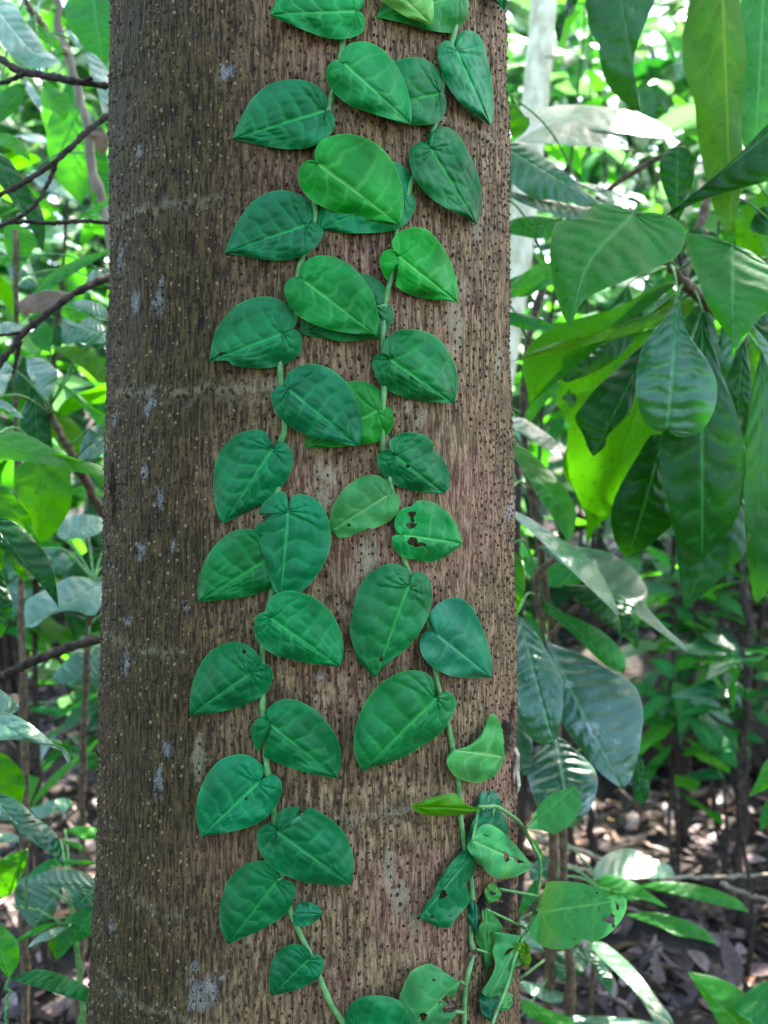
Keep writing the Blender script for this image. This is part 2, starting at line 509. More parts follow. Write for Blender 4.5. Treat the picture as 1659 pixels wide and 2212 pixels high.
# ------------------------------------------------------------------ the big trunk
YC = 1.13
rows = np.array([0, 250, 500, 750, 1000, 1250, 1500, 1750, 2000, 2212.0])
xl = np.array([240, 238, 235, 234, 232, 225, 215, 208, 200, 192.0])
xr = np.array([1093, 1097, 1100, 1103, 1107, 1110, 1113, 1116, 1118, 1121.0])
yn = (1106 - rows) / 829.5 * 0.375
hh = math.cos(PITCH) - yn * math.sin(PITCH)
vv_ = yn * math.cos(PITCH) + math.sin(PITCH)
al = np.arctan2((xl - 829.5) / 829.5 * 0.375, hh); ar = np.arctan2((xr - 829.5) / 829.5 * 0.375, hh)
cen = (al + ar) / 2
axx = YC * np.tan(cen)
dist_ = YC / np.cos(cen)
rad = dist_ * np.sin((ar - al) / 2)
tanl = dist_ * np.cos((ar - al) / 2)
zz = CAM[2] + vv_ * tanl * np.cos((ar - al) / 2) / hh
o_ = np.argsort(zz)
pr = np.polyfit(zz, rad, 2); pxa = np.polyfit(zz, axx, 2)
zlo, zhi = zz.min() - 0.05, zz.max() + 0.05


def RAD(z):
    z = np.asarray(z, float)
    zc = np.clip(z, zlo, zhi)
    r = np.polyval(pr, zc)
    r = r + np.where(z < zlo, (zlo - z) ** 1.6 * 0.16, 0) - np.where(z > zhi, (z - zhi) * 0.012, 0)
    return r


def AX(z):
    zc = np.clip(np.asarray(z, float), zlo, zhi)
    return np.polyval(pxa, zc)


def trunk_hit(px, py, off=0.0):
    """depth of the trunk surface (grown by off) along a pixel's ray; past the edge: nearest approach"""
    r = ray(px, py)
    off = np.broadcast_to(np.asarray(off, float), r.shape[:-1])
    d = np.full(r.shape[:-1], 1.0)
    for _ in range(8):
        z = CAM[2] + r[..., 2] * d
        Rz = RAD(z) + off; ax = AX(z)
        a_ = r[..., 0] ** 2 + r[..., 1] ** 2
        b_ = -(r[..., 0] * ax + r[..., 1] * YC)
        c_ = ax ** 2 + YC ** 2 - Rz ** 2
        disc = b_ ** 2 - a_ * c_
        d = (-b_ - np.sqrt(np.maximum(disc, 0))) / a_
    return d


def on_trunk(px, py, off=0.0):
    return at(px, py, trunk_hit(px, py, off))


def tr_coord(px, py):
    p = on_trunk(np.array(px, float), np.array(py, float))
    th = np.arctan2(p[..., 0] - AX(p[..., 2]), -(p[..., 1] - YC))
    return th, p[..., 2]


th = np.unique(np.concatenate([np.radians(np.arange(-98, 98.01, 0.5)), np.radians(np.arange(98, 262, 6))]))[:-1]
th = th[th < math.pi * 2 - R_(98) - 1e-6]
zs = np.unique(np.concatenate([np.arange(-0.1, 0.62, 0.03), np.arange(0.62, 1.95, 0.0026), np.arange(1.95, 7.6, 0.06)]))
TH, Z = np.meshgrid(th, zs)
Rn = 0.2
fib = fbm(TH * Rn * 260, Z * 22, 11, 3)
fib2 = fbm(TH * Rn * 520, Z * 60, 12, 2)
big = fbm(TH * Rn * 14, Z * 9, 13, 3)
pit = fbm(TH * Rn * 190, Z * 130, 14, 2)
disp = 0.0020 * (fib - 0.5) + 0.0010 * (fib2 - 0.5) + 0.0065 * (big - 0.5) + 0.0022 * (pit - 0.5)
attr_l = np.zeros_like(Z); attr_p = np.zeros_like(Z); attr_c = np.zeros_like(Z)


def blob(cx, cy, rx, ry, seed, rough=0.9, edge=0.35):
    """irregular spot on the bark, centre and radii measured on the photograph"""
    t0, z0 = tr_coord(cx, cy)
    t1, z1 = tr_coord(cx + rx, cy + ry)
    dt = max(abs(t1 - t0), 1e-4); dz = max(abs(z1 - z0), 1e-4)
    q = np.sqrt(((TH - t0) / dt) ** 2 + ((Z - z0) / dz) ** 2)
    n = fbm((TH - t0) / dt * 2.2 + seed, (Z - z0) / dz * 2.2 + seed * 3, seed, 4) - 0.5
    return np.clip((1 - q + n * 2 * rough) / edge, 0, 1)


for k, (cx, cy, rx, ry) in enumerate([(432, 2150, 34, 60), (345, 652, 13, 24), (290, 656, 12, 26), (490, 155, 16, 20), (262, 560, 8, 30), (325, 870, 12, 30), (247, 905, 6, 26),
                                      (346, 1078, 10, 24), (312, 1020, 7, 20), (400, 1310, 10, 16), (305, 1190, 10, 26), (360, 1620, 14, 30), (372, 1180, 8, 16), (420, 2085, 12, 16),
                                      (1108, 530, 5, 30), (300, 330, 7, 18), (270, 1430, 10, 26), (345, 1690, 10, 40), (240, 2000, 8, 20), (690, 1460, 8, 14), (350, 610, 6, 10),
                                      (480, 2110, 8, 10), (275, 1340, 8, 16), (1105, 1100, 6, 20)]):
    attr_l = np.maximum(attr_l, 0.6 * blob(cx, cy, rx, ry, 30 + k, 1.1, 0.5))
for k, (cx, cy, rx, ry) in enumerate([(985, 700, 20, 75), (1075, 785, 9, 38), (706, 1026, 26, 28), (700, 1085, 20, 30), (790, 1200, 22, 60), (842, 1880, 16, 60), (868, 1945, 22, 40), (900, 1985, 18, 26),
                                      (640, 2075, 14, 10), (980, 800, 12, 30), (960, 590, 8, 50), (880, 880, 12, 20), (760, 700, 12, 40), (430, 1640, 12, 60), (540, 2010, 10, 40), (910, 900, 14, 22),
                                      (1030, 480, 14, 40), (620, 700, 10, 40), (1000, 620, 10, 26), (1075, 1900, 14, 34), (1090, 1780, 10, 60)]):
    attr_p = np.maximum(attr_p, blob(cx, cy, rx, ry, 80 + k) * 0.85)
for k, (cx, cy, rx, ry) in enumerate([(243, 1045, 5, 42), (1104, 1592, 12, 13), (1060, 1944, 28, 9), (1098, 1950, 20, 10), (1108, 1545, 4, 26), (1095, 1598, 12, 8), (245, 1110, 4, 30)]):
    c_ = blob(cx, cy, rx, ry, 120 + k, 0.5, 0.25)
    attr_c = np.maximum(attr_c, c_); disp = disp - 0.008 * c_
# faint scars that ring the stem
for k, (y_, x0, x1, amp) in enumerate([(262, 640, 1090, 1.0), (462, 240, 520, 0.9), (860, 240, 640, 1.2), (1422, 220, 420, 0.9), (1775, 700, 1000, 1.4), (2240, 200, 700, 1), (1150, 900, 1100, 0.6), (1985, 220, 480, 0.6)]):
    t0, z0 = tr_coord(x0, y_); t1, z1 = tr_coord(x1, y_); tm, zm = tr_coord((x0 + x1) / 2, y_)
    zc = zm + (fbm(TH * 12, TH * 0 + k, 60 + k, 3) - 0.5) * 0.012
    m = np.clip((TH - t0) / 0.12, 0, 1) * np.clip((t1 - TH) / 0.12, 0, 1)
    gq = np.exp(-((Z - zc) / 0.0035) ** 2) * m * amp
    disp = disp - 0.0011 * gq + 0.0008 * np.exp(-((Z - zc - 0.008) / 0.005) ** 2) * m * amp
    attr_p = np.maximum(attr_p, 0.55 * np.exp(-((Z - zc - 0.006) / 0.006) ** 2) * m * (fbm(TH * 60, Z * 200, 70 + k, 2) > 0.45) * amp)
    attr_c = np.maximum(attr_c, 0.18 * gq)
RR = RAD(Z) + disp
V = np.stack([AX(Z) + RR * np.sin(TH), YC - RR * np.cos(TH), Z], -1).reshape(-1, 3)
nt_, nz_ = len(th), len(zs)
i0 = (np.arange(nz_ - 1)[:, None] * nt_ + np.arange(nt_)[None]); i1 = (np.arange(nz_ - 1)[:, None] * nt_ + (np.arange(nt_)[None] + 1) % nt_)
F = np.stack([i0.ravel(), i1.ravel(), (i1 + nt_).ravel(), (i0 + nt_).ravel()], 1)

s = NT('tree bark')
tc = s.n('ShaderNodeTexCoord').outputs['Object']
st = s.mapping(tc, (1, 1, 0.13))
n_f = s.noise(st, 330, 4, 0.7)
n_s = s.noise(s.mapping(tc, (1, 1, 0.25)), 90, 4, 0.7)
n_p = s.noise(s.mapping(tc, (1, 1, 0.6)), 210, 3, 0.65)
n_m = s.noise(tc, 6, 4, 0.6)
n_m2 = s.noise(tc, 3.2, 3, 0.6)
n_g = s.noise(tc, 600, 3, 0.7)
fine = s.mix(s.ramp(n_f, 0.38, 0.64), (0.085, 0.046, 0.020), (0.43, 0.285, 0.14))
fine = s.mix(s.math('MULTIPLY', s.ramp(n_s, 0.36, 0.58, 1, 0), 0.5), fine, (0.050, 0.028, 0.014))
fine = s.mix(s.math('MULTIPLY', s.ramp(n_p, 0.55, 0.68), 0.35), fine, (0.024, 0.013, 0.007))
pink = s.mix(s.ramp(n_f, 0.37, 0.67), (0.130, 0.052, 0.030), (0.50, 0.275, 0.175))
pink = s.mix(s.math('MULTIPLY', s.ramp(n_p, 0.56, 0.68), 0.35), pink, (0.04, 0.022, 0.016))
base = s.mix(s.math('MULTIPLY', s.ramp(n_m, 0.44, 0.62), 0.7), fine, pink)
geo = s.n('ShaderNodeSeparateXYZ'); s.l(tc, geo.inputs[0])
moss_shade_k = s.math('ADD', s.ramp(geo.outputs[0], -0.26, 0.14, 0.56, -0.14), s.math('MULTIPLY', n_m2, 0.8))  # darkens the trunk's left side: shade painted in with the mossy tone
moss_shade_k = s.ramp(moss_shade_k, 0.40, 0.78)
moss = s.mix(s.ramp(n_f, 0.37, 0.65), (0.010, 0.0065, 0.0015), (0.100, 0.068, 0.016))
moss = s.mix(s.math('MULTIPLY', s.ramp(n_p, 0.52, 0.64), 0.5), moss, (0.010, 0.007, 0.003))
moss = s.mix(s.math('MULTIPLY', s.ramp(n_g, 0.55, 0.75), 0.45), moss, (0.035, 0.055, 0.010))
base = s.mix(s.math('MULTIPLY', moss_shade_k, 0.9), base, moss)
at_ = s.n('ShaderNodeAttribute', attribute_name='marks')
sp = s.n('ShaderNodeSeparateColor'); s.l(at_.outputs['Color'], sp.inputs[0])
grain = s.ramp(n_g, 0.40, 0.60)
base = s.mix(s.math('MULTIPLY', sp.outputs[1], s.math('ADD', s.math('MULTIPLY', grain, 0.5), 0.35)), base, (0.40, 0.35, 0.22))
base = s.mix(s.math('MULTIPLY', sp.outputs[0], s.math('ADD', s.math('MULTIPLY', grain, 0.75), 0.15)), base, (0.46, 0.50, 0.52))
base = s.mix(sp.outputs[2], base, (0.014, 0.009, 0.007))
pb = s.n('ShaderNodeBsdfPrincipled'); s.l(base, pb.inputs['Base Color'])
pb.inputs['Roughness'].default_value = 0.78; pb.inputs['Specular IOR Level'].default_value = 0.25
bp = s.n('ShaderNodeBump'); bp.inputs['Distance'].default_value = 0.0045
s.l(s.math('ADD', s.math('ADD', s.math('SUBTRACT', n_f, s.math('MULTIPLY', n_p, 0.6)), s.math('MULTIPLY', n_g, 0.4)), s.math('MULTIPLY', n_s, 0.9)), bp.inputs['Height'])
s.l(bp.outputs[0], pb.inputs['Normal'])
ou = s.n('ShaderNodeOutputMaterial'); s.l(pb.outputs[0], ou.inputs[0])
M_BARK = s.m
big_tree = thing('tree', 'thick brown trunk covered in small warts, with vines climbing up its front', 'tree', (float(AX(0)), YC, 0))
mesh_obj('trunk', V, F, M_BARK, big_tree, attrs={'marks': np.stack([attr_l, attr_p, attr_c], -1).reshape(-1, 3)})

# lenticels: small warts in loose files up the stem
LT, LZ = [], []
t_ = -1.62
while t_ < 1.62:
    z_ = 0.6 + rng.random() * 0.02
    dr = rng.normal(0, 0.02)
    while z_ < 1.95:
        LT.append(t_ + dr * (z_ - 1.2) + rng.normal(0, 0.006)); LZ.append(z_)
        z_ += 0.0062 + rng.gamma(2.0, 0.0016)
    t_ += 0.037 + 0.012 * rng.random()
big_n = len(LT)
LT += list(rng.uniform(-1.62, 1.62, 5000)); LZ += list(rng.uniform(0.6, 1.95, 5000))
small = np.arange(len(LT)) >= big_n
LT = np.array(LT); LZ = np.array(LZ)
keep = fbm(LT * 5 + 3, LZ * 9, 91, 3) > 0.29
LT, LZ, small = LT[keep], LZ[keep], small[keep]
nl = len(LT)
ring = np.linspace(0, 2 * np.pi, 7, endpoint=False)
lv = [np.array([[0, 0, 1.0]])]
for rr_, hz in ((0.55, 0.78), (1.0, 0.0), (1.25, -0.6)):
    lv.append(np.stack([np.cos(ring) * rr_, np.sin(ring) * rr_, np.full(7, hz)], 1))
lv = np.vstack(lv)
lf = []
for k in range(7):
    q = (k + 1) % 7
    lf.append((0, 1 + k, 1 + q, 1 + q))
    for b in (1, 8):
        lf.append((b + k, b + 7 + k, b + 7 + q, b + q))
lf4 = np.array([f for f in lf if f[2] != f[3]]); lf3 = np.array([f[:3] for f in lf if f[2] == f[3]])
sr = np.where(small, 0.0004 + 0.0004 * rng.random(nl), 0.0009 + 0.0007 * rng.random(nl) ** 1.3)
sr *= np.where(rng.random(nl) < 0.06, 1.4, 1)
vert_el = 1.0 + 0.7 * rng.random(nl)
hgt = np.where(small, 0.4, 1) * (0.0008 + 0.0011 * rng.random(nl))
_i = np.clip(np.searchsorted(zs, LZ), 0, len(zs) - 1); _j = np.clip(np.searchsorted(th, LT), 0, len(th) - 1)
Rl = RAD(LZ) + disp[_i, _j] + 0.0001
ctr = np.stack([AX(LZ) + Rl * np.sin(LT), YC - Rl * np.cos(LT), LZ], 1)
nrm = np.stack([np.sin(LT), -np.cos(LT), np.zeros(nl)], 1); tan_ = np.stack([np.cos(LT), np.sin(LT), np.zeros(nl)], 1)
wob = 1 + 0.18 * rng.standard_normal((nl, len(lv)))
VV = ctr[:, None] + (lv[None, :, 0] * wob * sr[:, None])[..., None] * tan_[:, None] + (lv[None, :, 2] * hgt[:, None])[..., None] * nrm[:, None]
VV[..., 2] += lv[None, :, 1] * wob * (sr * vert_el)[:, None]
offs = (np.arange(nl) * len(lv))[:, None, None]
F3 = (lf3[None] + offs).reshape(-1, 3); F4 = (lf4[None] + offs).reshape(-1, 4)
F4t = np.vstack([F4[:, [0, 1, 2]], F4[:, [0, 2, 3]]])
lc = np.where(rng.random(nl)[:, None] < np.where(LT < -0.25, 0.30, 0.12)[:, None], np.array([[0.23, 0.155, 0.08]]), np.array([[0.048, 0.027, 0.014]]) * (0.6 + 0.9 * rng.random((nl, 1))))
M_LENT = attr_mat('bark warts', 0.75, 0, 0.3, 0.0006, 500)
o = mesh_obj('lenticels', VV.reshape(-1, 3), np.vstack([F3, F4t]), M_LENT, big_tree, attrs={'tint': np.repeat(lc, len(lv), 0)})
o['kind'] = 'stuff'
# peeled flake of bark on the right edge
fp = on_trunk(np.array([1110., 1117, 1115, 1119, 1114, 1109]), np.array([1618., 1634, 1668, 1700, 1716, 1664]), np.array([0.002, 0.006, 0.003, 0.007, 0.003, 0.001]))
fl = mesh_obj('bark_flake', np.vstack([fp, fp + np.array([0.004, 0.006, 0])]), [(0, 1, 2, 3, 4, 5), (11, 10, 9, 8, 7, 6)] + [(i, i + 6, (i + 1) % 6 + 6, (i + 1) % 6) for i in range(6)],
              plain_mat('pale flake', (0.2, 0.16, 0.11), (0.42, 0.37, 0.3)), big_tree, smooth=False)

# ------------------------------------------------------------------ traced leaves
#            veins per side, height of the quilting (m), share of cross cells
RELIEF = {'vine': (9.5, 0.0021, 0.6), 'vine_bright': (8.0, 0.0013, 0.45), 'vine_grey': (7.5, 0.0010, 0.45), 'vine_young': (7, 0.0008, 0.3), 'vine_pale': (7, 0.0010, 0.3),
          'vine_yellow': (7, 0.0006, 0.2), 'dark': (10, 0.0048, 0.15), 'mid': (12, 0.0046, 0.12), 'light': (10, 0.0026, 0.1), 'backlit': (9, 0.0016, 0.1), 'olive': (9, 0.0022, 0.1),
          'gloss': (13, 0.0058, 0.15), 'worn': (14, 0.0066, 0.18), 'scab': (10, 0.0042, 0.2), 'pale': (11, 0.0034, 0.1), 'dead': (9, 0.002, 0.2)}


def vein_fields(t, s_, side, kind, seed, vc=-0.03):
    """vein mask and height of the blade between the veins; t along the rim, s_ from midrib (0) to rim (1)"""
    N, A, cellk = RELIEF[kind]
    ph = N * (t - vc * s_ ** 2) + 0.37 * side + 1.1 * (fbm(t * 3 + seed, s_ * 2 + side * 5, seed + 7, 2) - 0.5)
    fr = ph - np.floor(ph)
    dist = np.minimum(fr, 1 - fr) * 2
    ncell = 2.6 + 2.2 * hash2(np.floor(ph), side + 3 + 0 * ph, seed + 9)
    q = s_ * ncell + hash2(np.floor(ph), side + 0 * ph, seed + 3) * 0.9
    fq = q - np.floor(q)
    dc = np.minimum(fq, 1 - fq) * 2
    amp = 0.55 + 0.9 * hash2(np.floor(ph), np.floor(q) + 10 * side, seed + 5)
    bul = np.clip(dist, 0, 1) ** 0.5
    bul = bul * ((1 - cellk) + cellk * np.clip(dc * 1.6, 0, 1) ** 0.6 * amp)
    h = A * bul * (1 - s_ ** 5) * (1 - 0.65 * np.exp(-(s_ / 0.06) ** 2))
    vein = np.exp(-(dist / 0.15) ** 2) * (1 - 0.75 * s_) + 0.12 * cellk * np.exp(-(dc / 0.2) ** 2) * (s_ < 0.9)
    return np.clip(vein, 0, 1), h

def traced(name, crop, S, A, T, B, mat, parent, depth, mid=None, holes=(), nr=26, nc=8, relief=None, petiole=None, seed=0, kind='vine'):
    S = pts(crop, S)[0]; T = pts(crop, T)[0]
    A = pts(crop, A); B = pts(crop, B)
    if holes:
        nr, nc = 72, 26
    ca = spline(np.vstack([S, A, T]), nr + 1)
    cb = spline(np.vstack([T, B, S]), nr + 1)[::-1]
    mids = np.vstack([S] + ([pts(crop, mid)] if mid else []) + [T])
    mc = spline(mids, 60)
    ax = T - S; L2 = ax @ ax
    Vp, UV, Fc, WF = [], [], [], []
    for side, c in ((0, ca), (1, cb)):
        u = (c - S) @ ax / L2
        mu = np.clip((u - 0.2) / 0.8, 0, 1)
        mu = np.maximum.accumulate(mu); mu = np.maximum(mu, np.linspace(0, 0.04, nr + 1)); mu[-1] = 1
        Mx = np.stack([np.interp(mu, np.linspace(0, 1, 60), mc[:, k]) for k in range(2)], 1)
        q = np.linspace(0, 1, nc + 1)
        P = Mx[:, None] * (1 - q)[None, :, None] + c[:, None] * q[None, :, None]
        tt = np.repeat(np.linspace(0, 1, nr + 1)[:, None], nc + 1, 1)
        vv = 0.5 + (0.5 if side else -0.5) * np.repeat(q[None], nr + 1, 0)
        base = side * (nr + 1) * (nc + 1)
        Vp.append(P.reshape(-1, 2)); UV.append(np.stack([tt, vv], -1).reshape(-1, 2)); wf_ = np.linalg.norm(c - Mx, axis=1); WF.append(np.repeat((np.clip(wf_ / (0.75 * wf_.max()), 0, 1) ** 1.2)[:, None], nc + 1, 1).ravel())
        for i in range(nr):
            for j in range(nc):
                a_ = base + i * (nc + 1) + j
                f = (a_, a_ + 1, a_ + nc + 2, a_ + nc + 1)
                Fc.append(f if side == 0 else f[::-1])
    Vp = np.vstack(Vp); UV = np.vstack(UV); WF = np.concatenate(WF)
    Fc = np.array(Fc)
    # winding: face the camera
    a2 = np.cross(Vp[Fc[:, 1]] - Vp[Fc[:, 0]], Vp[Fc[:, 2]] - Vp[Fc[:, 0]])
    if a2.sum() > 0:
        Fc = Fc[:, ::-1]
    ox, oy, k = CROP[crop]
    for h in holes:
        cx, cy, rx, ry = ox + k * h[0], oy + k * h[1], k * h[2], k * h[3]
        an = R_(h[4] if len(h) > 4 else 0)

        def q_(P):
            dx, dy = P[:, 0] - cx, P[:, 1] - cy
            X_ = (dx * math.cos(an) + dy * math.sin(an)) / rx; Y_ = (-dx * math.sin(an) + dy * math.cos(an)) / ry
            phi = np.arctan2(Y_, X_)
            return np.hypot(X_, Y_) / (1 + 0.16 * np.sin(3 * phi + cx) + 0.10 * np.sin(5 * phi + cy))
        cen_ = Vp[Fc].mean(1)
        inside = q_(cen_) < 1
        if not inside.any():
            inside[np.argmin(q_(cen_))] = True
        gone = np.unique(Fc[inside]); Fc = Fc[~inside]
        edge = np.intersect1d(gone, np.unique(Fc))
        qq = q_(Vp[edge])[:, None]
        c0 = np.array([cx, cy])
        Vp[edge] = np.where((qq > 0.55) & (qq < 1.7), c0 + (Vp[edge] - c0) / np.maximum(qq, 0.3), Vp[edge])
    s_ = np.abs(UV[:, 1] - 0.5) * 2
    u = np.clip((Vp - S) @ ax / L2, -0.4, 1.1)
    v = ((Vp - S) @ np.array([-ax[1], ax[0]])) / L2 ** 0.5
    vein, hgt_ = vein_fields(UV[:, 0], s_, (UV[:, 1] > 0.5).astype(float), kind, seed)
    P3 = depth(Vp, S, T, u, v, s_, seed)
    dirs = CAM - P3
    P3 = P3 + dirs / np.linalg.norm(dirs, axis=1)[:, None] * (hgt_ * WF)[:, None] * min(1.0, np.linalg.norm(ax) / 190)
    mi = None; mats = [mat]
    F = [tuple(f) for f in Fc]
    if petiole is not None:
        path, r, pm = petiole
        path = np.asarray(path)
        P0 = P3[np.argmin(((Vp - S) ** 2).sum(1))]
        tv_, tf_ = tube(spline(np.vstack([path, P0]), 10), r, 6)
    # drop unused verts
    used = np.unique(np.concatenate([np.array(f) for f in F]))
    rm = -np.ones(len(P3), int); rm[used] = np.arange(len(used))
    F = [tuple(rm[list(f)]) for f in F]
    o = mesh_obj(name, P3[used], F, mats, parent, uv=UV[used], mi=mi, attrs={'vein': vein[used]})
    if petiole is not None:
        mesh_obj('petiole', tv_, tf_, pm, o)
    return o


def vine_depth(off, lift=0.004, tilt=0.0, curl=0.003):
    def f(Vp, S, T, u, v, s_, seed):
        g = np.random.default_rng(seed)
        p1, p2, p3 = g.random(3) * 6.28
        w_ = np.linalg.norm(T - S)
        o = off + lift * (1 - s_ ** 2) * np.clip(1.1 - np.abs(u - 0.4), 0, 1) + tilt * u + 0.005 * (g.random() - 0.5) * v / w_ * 2
        o = o + curl * np.sin(u * 5 + p1) * s_ ** 2 + 0.0018 * np.sin(u * 13 + s_ * 4 + p2) * s_ + 0.0015 * np.sin(v / w_ * 12 + p3) * (0.3 + s_)
        o = o - 0.001 * np.exp(-(s_ / 0.12) ** 2) - 0.006 * np.clip(u - 0.8, 0, 1) * 5 * 0.3
        return on_trunk(Vp[:, 0], Vp[:, 1], np.maximum(o, 0.0025))
    return f


